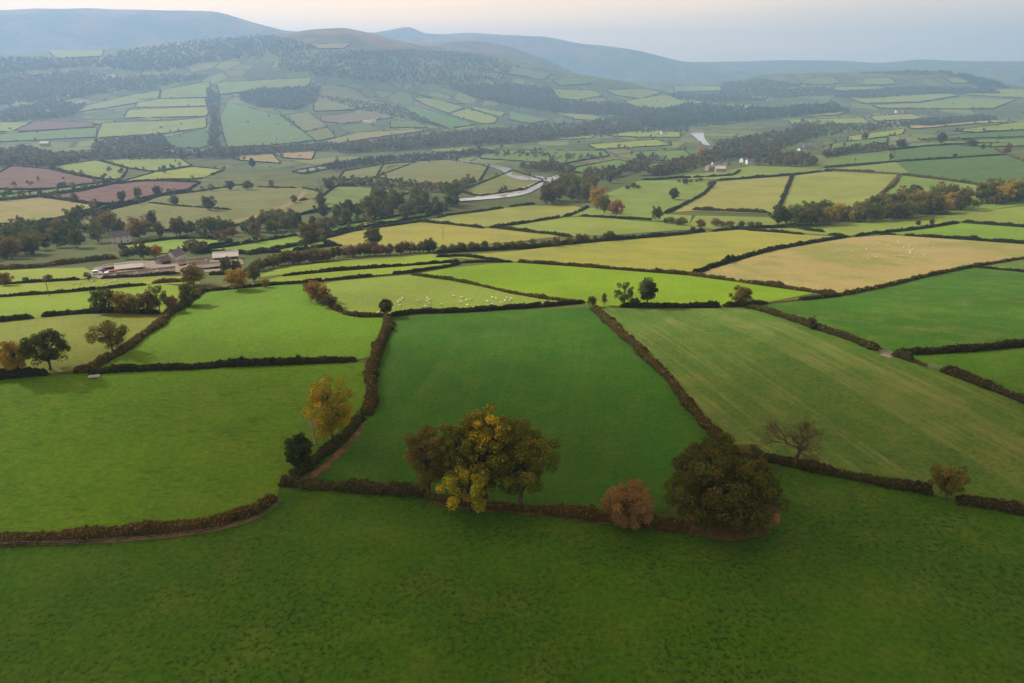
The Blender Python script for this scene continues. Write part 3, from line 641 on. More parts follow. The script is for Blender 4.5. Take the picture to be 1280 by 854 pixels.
SOLO = [  # px, py, height px, shape, colour, width, name, label
 (133, 392, 33, 'oak2', DK, 1.0, 'tree', 'very dark tree at the left end of the copse on the left hedge'),
 (155, 393, 28, 'bushy', (.12, .08, .03), .75, 'tree', 'orange brown tree beside the very dark tree in the left copse'),
 (170, 393, 26, 'bushy', GB, .7, 'tree', 'olive brown middle tree of the left copse'), (187, 393, 30, 'bushy', (.07, .06, .03), .65, 'tree', 'dull brown tree right of the middle of the left copse'),
 (200, 390, 32, 'ragged', DK, .8, 'tree', 'dark pointed tree at the back of the left copse'), (216, 390, 21, 'bushy', (.12, .09, .045), .7, 'bush', 'pale brown bush at the right end of the left copse'),
 (238, 382, 30, 'round', (.06, .07, .02), .95, 'tree', 'rounded dark tree at the head of the diagonal hedge'), (242, 357, 27, 'round', (.10, .085, .022), 1.15, 'tree', 'rounded bronze tree just below the farm sheds'),
 (298, 363, 27, 'bushy', (.17, .12, .025), .95, 'tree', 'golden brown tree right of the bronze tree below the farm'), (318, 352, 22, 'round', (.07, .08, .025), .9, 'tree', 'green tree behind the golden brown tree below the farm'), (333, 360, 11, 'bushy', (.11, .08, .04), .8, 'bush', 'small brown bush right of the golden brown tree'),
 (397, 378, 26, 'bushy', (.13, .085, .03), 1.0, 'tree', 'orange brown tree at the corner of the sheep pasture'), (412, 385, 17, 'bushy', (.06, .05, .03), 1.0, 'bush', 'dark brown bush beside the orange brown corner tree'),
 (483, 396, 23, 'tall', (.045, .055, .025), 1.15, 'tree', 'small dark tree at the top end of the winding hedge'),
 (780, 383, 29, 'ragged', (.05, .07, .025), .85, 'tree', 'left one of two dark trees at the top of the striped field'), (808, 383, 36, 'tall', (.055, .07, .035), 1.0, 'tree', 'taller right one of two dark trees at the top of the striped field'),
 (740, 384, 14, 'bushy', (.06, .045, .035), .7, 'bush', 'dark bush at the top corner of the central field'), (755, 382, 17, 'poplar', (.10, .085, .06), 1.1, 'bush', 'grey brown bush left of the two dark trees'), (793, 384, 12, 'bushy', (.04, .05, .02), 1.0, 'bush', 'low dark bush between the two dark trees'),
 (926, 383, 27, 'oak', (.11, .09, .025), .95, 'tree', 'rounded olive brown tree at the top right corner of the striped field'), (1013, 411, 16, 'round', (.07, .065, .05), .8, 'bush', 'grey bush in the hedge right of the striped field'),
 (388, 306, 30, 'oak', (.085, .08, .025), .95, 'tree', 'large round tree at the left end of the yellow field'), (467, 308, 24, 'oak2', (.055, .065, .022), 1.05, 'tree', 'dark round tree in the brown hedgerow above the bright strips'), (537, 316, 18, 'round', (.05, .06, .025), .9, 'tree', 'dark round tree at the right end of the brown hedgerow'),
 (842, 250, 16, 'oak', (.06, .06, .03), .95, 'tree', 'lone dark oak in the green field left of the pale yellow field'), (820, 276, 18, 'oak2', (.07, .075, .035), .9, 'tree', 'lone tree left of a row of bushes, below the lone dark oak'),
 (262, 263, 19, 'oak', (.06, .065, .035), .95, 'tree', 'lone oak with shadow at its right in the wide valley field'), (219, 257, 13, 'round', (.065, .07, .04), .9, 'tree', 'lone round tree left of the lone oak in the valley field'), (190, 278, 15, 'ragged', (.055, .065, .035), 1., 'tree', 'lone ragged tree nearest the river belt in the valley field'),
 (405, 272, 17, 'oak', (.05, .06, .03), .9, 'tree', 'dark oak at the right end of the river belt, in the field corner'), (368, 254, 10, 'bushy', (.09, .07, .045), .8, 'bush', 'small brown bush on the worn track in the valley field'),
 (197, 244, 12, 'round', (.05, .06, .04), 1., 'tree', 'right one of three trees along the lower edge of the red field'), (173, 247, 13, 'round', (.065, .07, .045), .9, 'tree', 'middle one of three trees along the lower edge of the red field'), (153, 252, 14, 'oak', (.06, .065, .045), .9, 'tree', 'left one of three trees along the lower edge of the red field'),
 (101, 270, 14, 'oak2', (.06, .07, .045), 1.0, 'tree', 'grey green tree at the right corner of the straw brown valley field'), (310, 238, 12, 'bushy', (.055, .065, .035), .9, 'tree', 'dark low tree at the top edge of the wide valley field'), (288, 238, 13, 'oak', (.055, .065, .035), .95, 'tree', 'dark round tree left of another at the top edge of the valley field'), (265, 240, 10, 'ragged', (.08, .08, .05), .9, 'tree', 'thin grey tree above the lone oak'),
 (316, 211, 15, 'cone', (.045, .06, .04), 1.3, 'tree', 'dark pointed tree beside the brown stubble fields'), (412, 238, 12, 'round', (.05, .06, .04), 1., 'tree', 'dark round tree left of the green field by the river'), (206, 218, 11, 'ragged', (.075, .08, .055), .9, 'tree', 'thin tree on the hedge above the red field'),
 (1125, 186, 13, 'round', (.06, .06, .045), .9, 'tree', 'left one of two round trees on the right hillside field edge'), (1176, 180, 15, 'oak', (.06, .06, .045), .9, 'tree', 'right one of two round trees on the right hillside field edge'), (1214, 184, 10, 'bushy', (.075, .06, .05), 1.1, 'tree', 'brownish low tree clump on the right hillside'), (1258, 193, 12, 'round', (.12, .075, .05), .8, 'tree', 'reddish brown tree on the right hillside hedge'),
 (1081, 175, 10, 'round', (.05, .06, .04), .8, 'tree', 'round tree above the dark hedgerow on the right hillside'), (1113, 201, 9, 'ragged', (.05, .06, .04), .9, 'tree', 'small ragged tree at the left end of the dark green field'), (1228, 187, 7, 'round', (.045, .055, .035), .8, 'tree', 'tiny round tree above the dark green field'), (1193, 198, 6, 'bushy', (.045, .055, .035), .8, 'bush', 'tiny dark bush on the hedge above the dark green field'),
 (1234, 246, 16, 'ragged', (.05, .06, .035), 1.1, 'tree', 'dark leaning tree just above the autumn belt at right'), (1143, 247, 17, 'oak', (.055, .065, .04), 1.1, 'tree', 'large dark tree standing above the autumn belt'), (1265, 246, 14, 'bushy', (.08, .065, .045), .9, 'tree', 'brown bushy tree right of the dark leaning tree'), (1127, 246, 14, 'ragged', (.14, .095, .05), .9, 'tree', 'pale orange tree left of the large dark tree above the belt'), (1175, 240, 13, 'ragged', (.14, .095, .05), .9, 'tree', 'pale orange tree right of the large dark tree above the belt'), (1187, 247, 11, 'bushy', (.16, .10, .05), .8, 'tree', 'bright orange bush right of the pale orange trees'),
 (888, 235, 9, 'bushy', (.055, .065, .035), .8, 'bush', 'dark bush where hedges meet left of the pale yellow field'), (856, 231, 9, 'round', (.09, .07, .045), .9, 'bush', 'round brown bush in the field above the lone dark oak'),
 (1147, 282, 7, 'round', (.05, .05, .03), .9, 'bush', 'left one of two tiny bushes below the autumn belt'), (1164, 281, 7, 'round', (.05, .05, .03), .9, 'bush', 'right one of two tiny bushes below the autumn belt'),
 (746, 262, 30, 'oak', (.26, .19, .03), .75, 'tree', 'bright yellow tree in the clump by the river bend'), (770, 271, 21, 'bushy', (.16, .085, .05), .75, 'tree', 'reddish tree at the right end of the river clump'), (755, 267, 23, 'oak2', (.09, .10, .035), .8, 'tree', 'green tree between the yellow and the reddish trees of the river clump'), (683, 256, 25, 'round', (.075, .06, .045), .75, 'tree', 'dark brownish tree at the left end of the river clump'),
 (876, 195, 11, 'round', (.33, .16, .03), .9, 'tree', 'small bright orange tree above the village houses'), (762, 229, 14, 'oak', (.085, .075, .05), .9, 'tree', 'brownish tree in the meadow above the river clump'),
 (7, 357, 18, 'oak', (.13, .085, .035), 1.0, 'tree', 'brown round tree at the left edge below the river belt'), (61, 352, 9, 'bushy', (.09, .08, .05), 1., 'bush', 'small grey bush in the strip left of the farm'), (111, 351, 11, 'ragged', (.06, .065, .045), 1., 'tree', 'thin dark tree at the left end of the farmyard'), (33, 353, 7, 'bushy', (.07, .075, .04), 1., 'bush', 'tiny bush right of the brown round tree'),
 (195, 323, 17, 'bushy', (.19, .115, .04), .95, 'tree', 'orange tree left of the white farmhouse'), (180, 324, 20, 'oak2', (.05, .06, .03), .9, 'tree', 'dark tree left of the orange tree behind the farm'), (160, 324, 14, 'bushy', (.05, .06, .03), 1., 'tree', 'dark low tree behind the pale farm shed'), (283, 340, 19, 'round', (.055, .065, .025), .9, 'tree', 'dark green tree at the right end of the farm sheds'), (296, 339, 15, 'round', (.065, .07, .03), .9, 'tree', 'olive tree right of the dark green tree by the farm sheds'), (245, 318, 10, 'bushy', (.05, .06, .03), 1.1, 'bush', 'dark bushes behind the white farmhouse'),
]
for px, py, hp, pr, c, w, nm, lb in SOLO: place_tree(px, py, hp, PR[pr], c, lb, None, w, nm)

# --- belts of trees that stand singly: polygon or line, count, height px, colours, label, group
def scatter(poly, n, seed, mind=0):
    r = np.random.default_rng(seed); xs = [p[0] for p in poly]; ys = [p[1] for p in poly]; o = []
    tries = 0
    while len(o) < n and tries < 40:
        X = r.uniform(min(xs), max(xs), n * 3); Y = r.uniform(min(ys), max(ys), n * 3); k = inside(poly, X, Y)
        for x, y in zip(X[k], Y[k]):
            if mind and any(abs(x - a) < mind and abs(y - b) < mind * .35 for a, b in o): continue
            o.append((x, y))
            if len(o) >= n: break
        tries += 1
    return o
def along(line, n, jit, seed):
    r = np.random.default_rng(seed); p = np.array(line); s = np.concatenate([[0], np.cumsum(np.hypot(*np.diff(p, axis=0).T))])
    t = (np.arange(n) + .5 + r.uniform(-.35, .35, n)) / n * s[-1]
    return list(zip(np.interp(t, s, p[:, 0]), np.interp(t, s, p[:, 1]) + r.uniform(-jit, jit, n)))
BELTS = [
 ('p', '-40 300 0 290 60 288 130 282 150 290 212 286 230 297 140 304 60 318 -40 332', 48, 26, [DK, GN, GY, GB, GN, BR, DK], 'oak oak2 round tall ragged', .8, 'tree in the belt around the riverside cottage', 'trees in the left river belt'),
 ('p', '225 297 240 289 300 290 345 277 372 276 376 286 340 293 290 300', 32, 19, [GN, DK, GY, BR, GN], 'oak round bushy tall', .9, 'tree in the belt below the wide valley field', 'trees below the wide valley field'),
 ('p', '384 296 400 284 430 274 442 263 480 256 530 252 575 247 577 263 520 274 430 288 400 296', 30, 23, [GN, GY, DK, GB, GN, BR, GY], 'oak oak2 round tall', .85, 'tree in the riverside wood above the yellow field', 'trees in the riverside wood'),
 ('p', '668 254 690 243 715 232 745 228 748 240 735 256 700 256', 20, 23, [GB, GY, RU, GN, OL], 'oak2 round oak', .8, 'tree in the clump beside the river bend', 'trees in the river bend clump'),
 ('p', '962 283 1000 283 1060 280 1120 276 1180 267 1240 259 1290 250 1290 242 1240 249 1180 256 1120 264 1050 270 975 276', 58, 25, [GB, YE, DK, OL, BR, GN, GB, (.20, .175, .04), OL], 'oak round bushy oak2', .85, 'tree in the long autumn belt across the right fields', 'trees in the autumn belt'),
 ('l', '318 340 350 332 385 328 425 325', 24, 16, [GB, (.10, .075, .045), OL], 'tall round bushy', .9, 'small tree in the hedgerow right of the farm', 'hedgerow trees right of the farm'),
 ('l', '428 322 470 320 505 317 545 315', 20, 16, [(.10, .07, .045), RU, GB], 'tall round bushy', .9, 'tree in the hedgerow below the yellow field', 'brown hedgerow trees'),
 ('l', '548 315 600 313 640 311 690 308 735 303 770 300', 20, 11, [DK, GB, OL, GB], 'bushy round oak2', .95, 'low tree in the hedgerow under the yellow fields', 'dark hedgerow trees'),
 ('l', '828 279 840 281 856 281', 4, 10, [(.05, .05, .03), OL], 'bushy round', 1., 'bush in the row right of the lone tree', 'row of dark bushes'),
 ('l', '862 290 880 285 900 283 935 285 955 285', 8, 10, [BR, GB, DK, (.13, .075, .03)], 'bushy round', 1., 'bush along the hedge left of the autumn belt', 'brown hedge bushes'),
 ('l', '845 229 862 228 880 228', 5, 5, [BR, GB], 'bushy round', 1., 'tiny bush in the row above the lone dark oak', 'tiny bushes'),
 ('l', '783 237 792 236 800 235', 3, 6, [DK], 'bushy round', 1., 'tiny bush in the field right of the river clump', 'three tiny dark bushes'),
]
ONES = 'first second third fourth fifth sixth seventh eighth ninth tenth eleventh twelfth thirteenth fourteenth fifteenth sixteenth seventeenth eighteenth nineteenth'.split()
TENS = {90: 'ninet', 20: 'twent', 30: 'thirt', 40: 'fort', 50: 'fift', 60: 'sixt', 70: 'sevent', 80: 'eight'}
def nth(k):
    if k < 20: return ONES[k - 1]
    t = k // 10 * 10; return TENS[t] + ('ieth' if k == t else 'y-' + ONES[k - t - 1])
def colour_word(c):
    r, g, b = c
    if r > .2: return 'yellow' if g / r > .7 else 'orange'
    if r > g * 1.25: return 'russet'
    if r > g * 1.02: return 'brown'
    return 'dark green' if g < .075 else ('grey green' if b > .45 * g else 'green')
for i, (kind, s, n, hp, cols, prs, w, lb, gr) in enumerate(BELTS):
    pts = scatter(poly_of(s), n, 300 + i, 4.5) if kind == 'p' else along(poly_of(s), n, 1, 300 + i)
    prs = prs.split()
    for j, (x, y) in enumerate(sorted(pts)):
        c = np.array(cols[rng.integers(len(cols))]) * rng.uniform(.85, 1.15); hk = rng.uniform(.68, 1.15)
        own = '%s %s, %s from left' % (colour_word(c), lb, nth(j + 1))
        place_tree(float(x), float(y), hp * hk, PR[prs[rng.integers(len(prs))]], tuple(c), own, gr, w * rng.uniform(.9, 1.2), 'bush' if ' bush' in lb else 'tree')

# --- far woods and hedgerow trees, read as masses
def far_template(seed, conic=0, n=30, lf=.36):
    r = np.random.default_rng(seed); C = unit(7, r) * np.array([.26, .26, .25]) + np.array([0, 0, .52])
    if conic: C[:, :2] *= (1.25 - C[:, 2:3]) * .9
    ci = r.integers(0, 7, n); dv = unit(n, r); dv[:, 2] += .25
    P = C[ci] + dv * .2 * (1 if not conic else (1.3 - C[ci][:, 2:3]))
    V, Fq = leaf_quads(P, dv, lf, r); sh = np.repeat(r.uniform(.82, 1.18, 7)[ci] * r.uniform(.88, 1.12, n), 4)
    return V, sh
TPL = [far_template(k) for k in range(5)] + [far_template(9, 1), far_template(10, 1)]
FINE = [far_template(30 + k, 0, 210, .15) for k in range(4)]
def mass(name, pts, hm, cols, label, cat, seed, conifer=False, hvar=.3, fine=False):
    r = np.random.default_rng(seed); px = np.array([p[0] for p in pts]); py = np.array([p[1] for p in pts])
    x, y, z, d = G(px, py); Vs = []; Cs = []
    for i in range(len(x)):
        V, sh = FINE[r.integers(0, 4)] if fine else TPL[r.integers(5, 7) if conifer else r.integers(0, 5)]; h = hm * r.uniform(1 - hvar, 1 + hvar); t = r.uniform(0, 6.28); c, s = math.cos(t), math.sin(t)
        w = h * r.uniform(.85, 1.25) * (.75 if conifer else 1)
        Vs.append(np.stack([(V[:, 0] * c - V[:, 1] * s) * w + x[i], (V[:, 0] * s + V[:, 1] * c) * w + y[i], V[:, 2] * h + z[i]], -1))
        Cs.append(np.array(cols[r.integers(len(cols))])[None] * sh[:, None])
    V = np.concatenate(Vs); o = link(name, mesh(name, V, np.arange(len(V)).reshape(-1, 4), M['leaf'], np.concatenate(Cs)))
    return tag(o, label, cat, kind='stuff')
FC = [(.09, .11, .05), (.11, .118, .052), (.14, .125, .062), (.08, .102, .052), (.155, .13, .068)]
FD = [(.058, .088, .056), (.065, .095, .058), (.052, .08, .052)]
WOODS = [
 ('-60 198 40 187 60 193 115 196 120 180 160 174 205 172 215 190 300 190 300 198 110 201 62 211 20 208 -60 214', 11, FC, 'far wood behind the red fields on the left', 1, 0),
 ('415 186 540 171 600 165 700 157 760 150 830 142 890 150 800 164 700 174 640 180 540 186 430 192', 13, FC + [(.15, .10, .04)], 'long wooded band across the valley under the hillside', 1, 0),
 ('800 148 860 130 960 137 1040 130 1060 140 960 149 850 160 800 163', 14, FD + FC[:2], 'dark wood filling the valley bottom at right', .9, 0),
 ('-60 72 60 75 130 74 150 66 240 52 330 45 360 50 400 62 340 70 250 80 200 92 150 88 110 84 40 90 -60 96', 15, FD, 'dark conifer plantation high on the left mountain', .55, 1),
 ('-60 100 40 95 110 90 150 100 200 94 260 96 190 112 120 118 60 128 0 132 -60 140', 12, FC, 'mixed wood on the left mountainside under the conifers', .4, 0),
 ('345 70 440 64 520 72 600 76 650 84 620 100 560 108 480 104 400 96 350 88', 13, FC + FD, 'hanging wood on the central hillside', .24, 0),
 ('300 118 330 112 400 110 395 128 370 138 320 134 300 126', 12, FD + FC, 'dark wood in the middle of the left hillside', .9, 0),
 ('560 108 640 105 690 112 700 126 770 130 830 138 800 146 700 142 640 132 590 122', 11, FC + [(.14, .10, .05)], 'scrubby wood at the foot of the central hillside', .6, 0),
 ('800 220 830 208 862 200 890 190 900 178 960 168 1015 160 1015 172 965 184 948 200 915 200 885 205 862 214 830 220', 9, FC + [(.13, .08, .035), (.06, .075, .03)], 'wood around the riverside village', 1, 0),
 ('944 207 950 197 990 193 1010 200 1025 207 985 209', 10, FC + [(.14, .10, .04)], 'wooded clump right of the village', 1, 0),
 ('1030 193 1060 187 1108 182 1110 188 1060 193 1032 198', 9, FC, 'dark hedgerow wood on the right hillside', 1, 0),
 ('400 208 450 200 560 192 600 186 620 192 560 200 480 204 420 214', 6, [(.07, .075, .045), (.085, .075, .05)], 'grey willow scrub along the valley stream', .8, 0),
 ('395 226 440 224 540 232 560 236 580 222 600 232 575 242 520 240 440 234 400 234', 7, FC, 'scrub and trees beside the river meadow', .7, 0),
 ('650 209 690 203 720 212 712 222 690 216 655 214', 9, FC, 'trees on the far bank above the river bend', .9, 0),
 ('725 216 780 210 800 198 830 196 800 215 770 224 740 225', 9, FC, 'trees in the meadows right of the river bend', .9, 0),
 ('940 205 1000 150 1070 158 1130 153 1140 158 1060 168 1010 175', 9, FC, 'loose wood running up the right valley side', .55, 0),
 ('1130 155 1150 150 1230 145 1250 150 1160 158', 9, FC + [(.10, .06, .05)], 'trees around the hamlet on the right', .8, 0),
 ('1040 122 1060 115 1140 110 1240 112 1250 118 1170 118 1080 124', 12, FD + FC, 'dark wood under the right hand hill', .8, 0), ('1170 90 1200 93 1240 100 1262 112 1220 108 1200 98', 14, FD, 'wooded end of the right hand hill', .6, 0),
 ('900 104 950 100 1040 112 1060 118 980 124 900 120', 12, FC, 'woods scattered below the right hand hill', .45, 0), ('830 118 900 116 960 126 900 128 850 126', 12, FC, 'wood at the far end of the valley', .6, 0),
 ('260 110 275 120 272 180 280 186 262 184 264 150 258 130', 11, FC, 'line of trees running down the left hillside', .9, 0), ('395 120 430 124 500 134 560 162 500 148 440 136', 7, FC, 'hedgerow trees across the central hillside', .35, 0),
 ('1060 89 1130 88 1190 91 1160 95 1080 93', 9, FC, 'woods along the top of the right hand hill', .3, 0), ('0 140 60 128 110 132 90 146 40 150 0 152', 11, FC, 'trees around the far white houses at left', .7, 0), ('285 188 420 180 420 188 300 196', 8, FC + [(.15, .11, .05)], 'tree line above the brown stubble fields', .9, 0),
 ('600 190 680 192 740 196 760 200 700 200 620 196', 7, FC, 'hedgerow trees in the long river meadow', .35, 0), ('640 168 760 160 860 160 860 166 740 168 640 180', 8, FC, 'tree line below the wooded band', .5, 0),
 ('430 66 520 62 600 70 640 78 560 76 480 72', 8, [(.10, .075, .045), (.08, .07, .04)], 'bracken scrub on the upper central hillside', .3, 0),
]
def area(p): return abs(sum(p[i][0] * p[(i+1) % len(p)][1] - p[(i+1) % len(p)][0] * p[i][1] for i in range(len(p)))) / 2
for i, (s, hm, cols, lb, k, con) in enumerate(WOODS):
    p = poly_of(s); cx = sum(a for a, b in p) / len(p); cy = sum(b for a, b in p) / len(p)
    d = ground_at(cx, cy)[3]; sp = hm * F_PX / d
    n = int(min(2600, 2.1 * k * area(p) / (sp * sp * .42) + 8))
    if k >= .6: tag(sheet('woodland_floor', p, 'litter', extra=.35, wig=1.2), kind='structure')
    mass('woodland', scatter(p, n, 500 + i), hm, cols, lb, 'wood', 600 + i, con)
mass('woodland', scatter(poly_of('384 296 400 286 430 276 442 266 480 259 530 255 575 250 577 263 520 274 430 288 400 296'), 46, 571), 9, [GN, GY, DK, GB, BR], 'undergrowth and small trees filling the riverside wood', 'wood', 572, hvar=.35, fine=True)
mass('woodland', scatter(poly_of('-40 306 0 298 60 294 130 290 212 291 226 297 140 303 60 316 -40 330'), 40, 573), 8, [GN, GY, DK, GB, BR], 'undergrowth and small trees filling the left river belt', 'wood', 574, hvar=.35, fine=True)
mass('woodland', scatter(poly_of('966 283 1060 280 1120 276 1180 267 1240 259 1290 250 1290 246 1180 260 1060 272 975 279'), 60, 575), 7, [GB, OL, BR, DK, YE], 'undergrowth filling the long autumn belt', 'wood', 576, hvar=.35, fine=True)
pts = []
r_ = np.random.default_rng(77)
for p in FAR_POLYS:
    b = densify(p, 5)
    for x, y in b:
        if r_.random() < .16: pts.append((x + r_.uniform(-2, 2), y + r_.uniform(-.5, .5)))
for q in scatter(poly_of('-60 150 420 130 640 150 900 128 1340 118 1340 190 1000 205 800 215 640 205 420 215 250 210 -60 250'), 170, 91): pts.append(q)
for q in scatter(poly_of('300 110 560 100 860 116 1260 96 1280 118 900 130 640 150 420 130'), 150, 92): pts.append(q)
mass('hedgerow_trees', pts, 6.5, FC, 'small trees dotted along the hedges of the far fields', 'trees', 701, hvar=.5)

# ------------------------------------------------------------------ hedges
def hedge(line, hm, wm, cols, label, group=None, seed=0, closed=False, leafy=True, gap=0., name='hedge', stems=False):
    r = np.random.default_rng(1000 + seed)
    if closed: line = list(line) + [line[0]]
    p = np.array(line, float); s = np.concatenate([[0], np.cumsum(np.hypot(*np.diff(p, axis=0).T))]); n0 = max(6, int(s[-1] / 3))
    t = np.linspace(0, s[-1], n0); x, y, z, d = G(np.interp(t, s, p[:, 0]), np.interp(t, s, p[:, 1]))
    dm = float(np.median(d)); step = max(.55, dm * .0035)
    w = np.concatenate([[0], np.cumsum(np.hypot(np.diff(x), np.diff(y)))])
    if w[-1] < step * 3: return None
    n = max(4, int(w[-1] / step)); n = min(n, 1500); tt = np.linspace(0, w[-1], n)
    X = np.interp(tt, w, x); Y = np.interp(tt, w, y)
    k = np.ones(5) / 5                                            # soften corners
    if n > 12 and not closed:
        X[2:-2] = np.convolve(X, k, 'valid'); Y[2:-2] = np.convolve(Y, k, 'valid')
    tx = np.gradient(X); ty = np.gradient(Y); q = np.hypot(tx, ty) + 1e-9; nx = -ty / q; ny = tx / q
    nz = lambda sc: np.interp(tt, np.arange(0, w[-1] + 2 * sc, sc), r.uniform(-1, 1, len(np.arange(0, w[-1] + 2 * sc, sc))))
    hh = hm * (1 + .2 * nz(9) + .22 * nz(3.1)); ww = wm * (1 + .2 * nz(6) + .2 * nz(2.3)); off = wm * .22 * nz(9)
    hh = hh * (1 + 1.3 * np.clip(nz(8 + dm * .012) - .62, 0, 1)); ww = ww * (1 + .8 * np.clip(nz(8 + dm * .012) - .6, 0, 1))
    if gap: hh = np.where(nz(9 + dm * .01) < -1 + 2 * gap, hh * .12, hh)
    e = np.minimum(1, np.minimum(np.arange(n), np.arange(n)[::-1]) / 2 + .35); hh = hh * e
    prof = np.array([(-.5, -.05), (-.56, .35), (-.42, .78), (-.15, 1.), (.17, 1.), (.43, .76), (.56, .34), (.5, -.05)]); m = len(prof)
    bz = H(X, Y); V = np.empty((n, m, 3)); jit = r.normal(0, .11, (n, m, 2))
    lat = (prof[None, :, 0] + jit[..., 0]) * ww[:, None] + off[:, None]
    V[..., 0] = X[:, None] + nx[:, None] * lat; V[..., 1] = Y[:, None] + ny[:, None] * lat
    V[..., 2] = bz[:, None] + (prof[None, :, 1] + np.where(prof[None, :, 1] > 0, jit[..., 1], 0)) * hh[:, None] * .93
    i = np.arange(n - 1)[:, None]; j = np.arange(m - 1)[None]; a = i * m + j
    Fq = np.stack([a, a + m, a + m + 1, a + 1], -1).reshape(-1, 4)
    cols = np.array(cols); cw = nz(14) * .5 + .5; ci = np.clip((cw * len(cols)).astype(int), 0, len(cols) - 1)
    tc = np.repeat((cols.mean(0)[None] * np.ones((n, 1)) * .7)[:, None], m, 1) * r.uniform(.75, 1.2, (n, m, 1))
    Va = V.reshape(-1, 3); Ta = tc.reshape(-1, 3); Fa = Fq
    if leafy:
        sz = max(.32, dm * .0025); per = (hm * 2 + wm) * step / (sz * sz) * 1.5
        nl = int(min(n * per, 26000)); li = r.integers(0, n - 1, nl); lj = r.integers(0, m - 1, nl); fu = r.random((nl, 1)); fv = r.random((nl, 1))
        P = (V[li, lj] * (1-fu) + V[li+1, lj] * fu) * (1-fv) + (V[li, lj+1] * (1-fu) + V[li+1, lj+1] * fu) * fv
        Nn = np.stack([nx[li] * (prof[lj, 0] + .01) * 2, ny[li] * (prof[lj, 0] + .01) * 2, prof[lj, 1] * .9], -1)
        P = P + Nn * ((r.uniform(0, 1, (nl, 1)) ** 2 * .34 - .02) * hm * .6)
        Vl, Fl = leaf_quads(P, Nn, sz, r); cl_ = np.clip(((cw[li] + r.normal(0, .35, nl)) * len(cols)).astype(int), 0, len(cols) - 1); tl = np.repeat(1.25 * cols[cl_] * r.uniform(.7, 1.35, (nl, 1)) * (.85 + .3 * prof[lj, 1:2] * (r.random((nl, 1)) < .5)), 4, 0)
        Fa = np.vstack([Fq, Fl + len(Va)]); Va = np.vstack([Va, Vl]); Ta = np.vstack([Ta, tl])
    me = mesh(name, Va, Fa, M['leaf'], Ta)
    if stems:
        o = empty(name, (float(X[n//2]), float(Y[n//2]), float(bz[n//2])))
        c = link('foliage', me, o); c.location = -Vector(o.location); c.color = (1, 1, 1, 1)
        sg = []
        for q_ in range(0, n, 3):
            for sd in (-.45, .45):
                bx = X[q_] + nx[q_] * wm * sd + r.normal(0, .15); by = Y[q_] + ny[q_] * wm * sd + r.normal(0, .15); b0 = Vector((bx, by, bz[q_] - .1))
                sg.append((b0, b0 + Vector((r.normal(0, .2), r.normal(0, .2), hm * .55)), .06, .03))
        Vs, Fs = tubes(sg, 4); st = link('stem', mesh('stem', Vs, Fs, M['bark']), o); st.location = -Vector(o.location)
        st['kind'] = 'stuff'
    else:
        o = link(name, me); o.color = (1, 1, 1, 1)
    tag(o, label, 'hedge', group); return o
HB = [(.075, .072, .028), (.10, .085, .034), (.06, .068, .025)]; HBR = [(.145, .105, .04), (.115, .09, .036), (.075, .078, .028), (.18, .13, .04)]; HD = [(.04, .046, .018), (.052, .054, .02)]; HG = [(.066, .082, .03), (.085, .092, .034), (.10, .09, .04)]
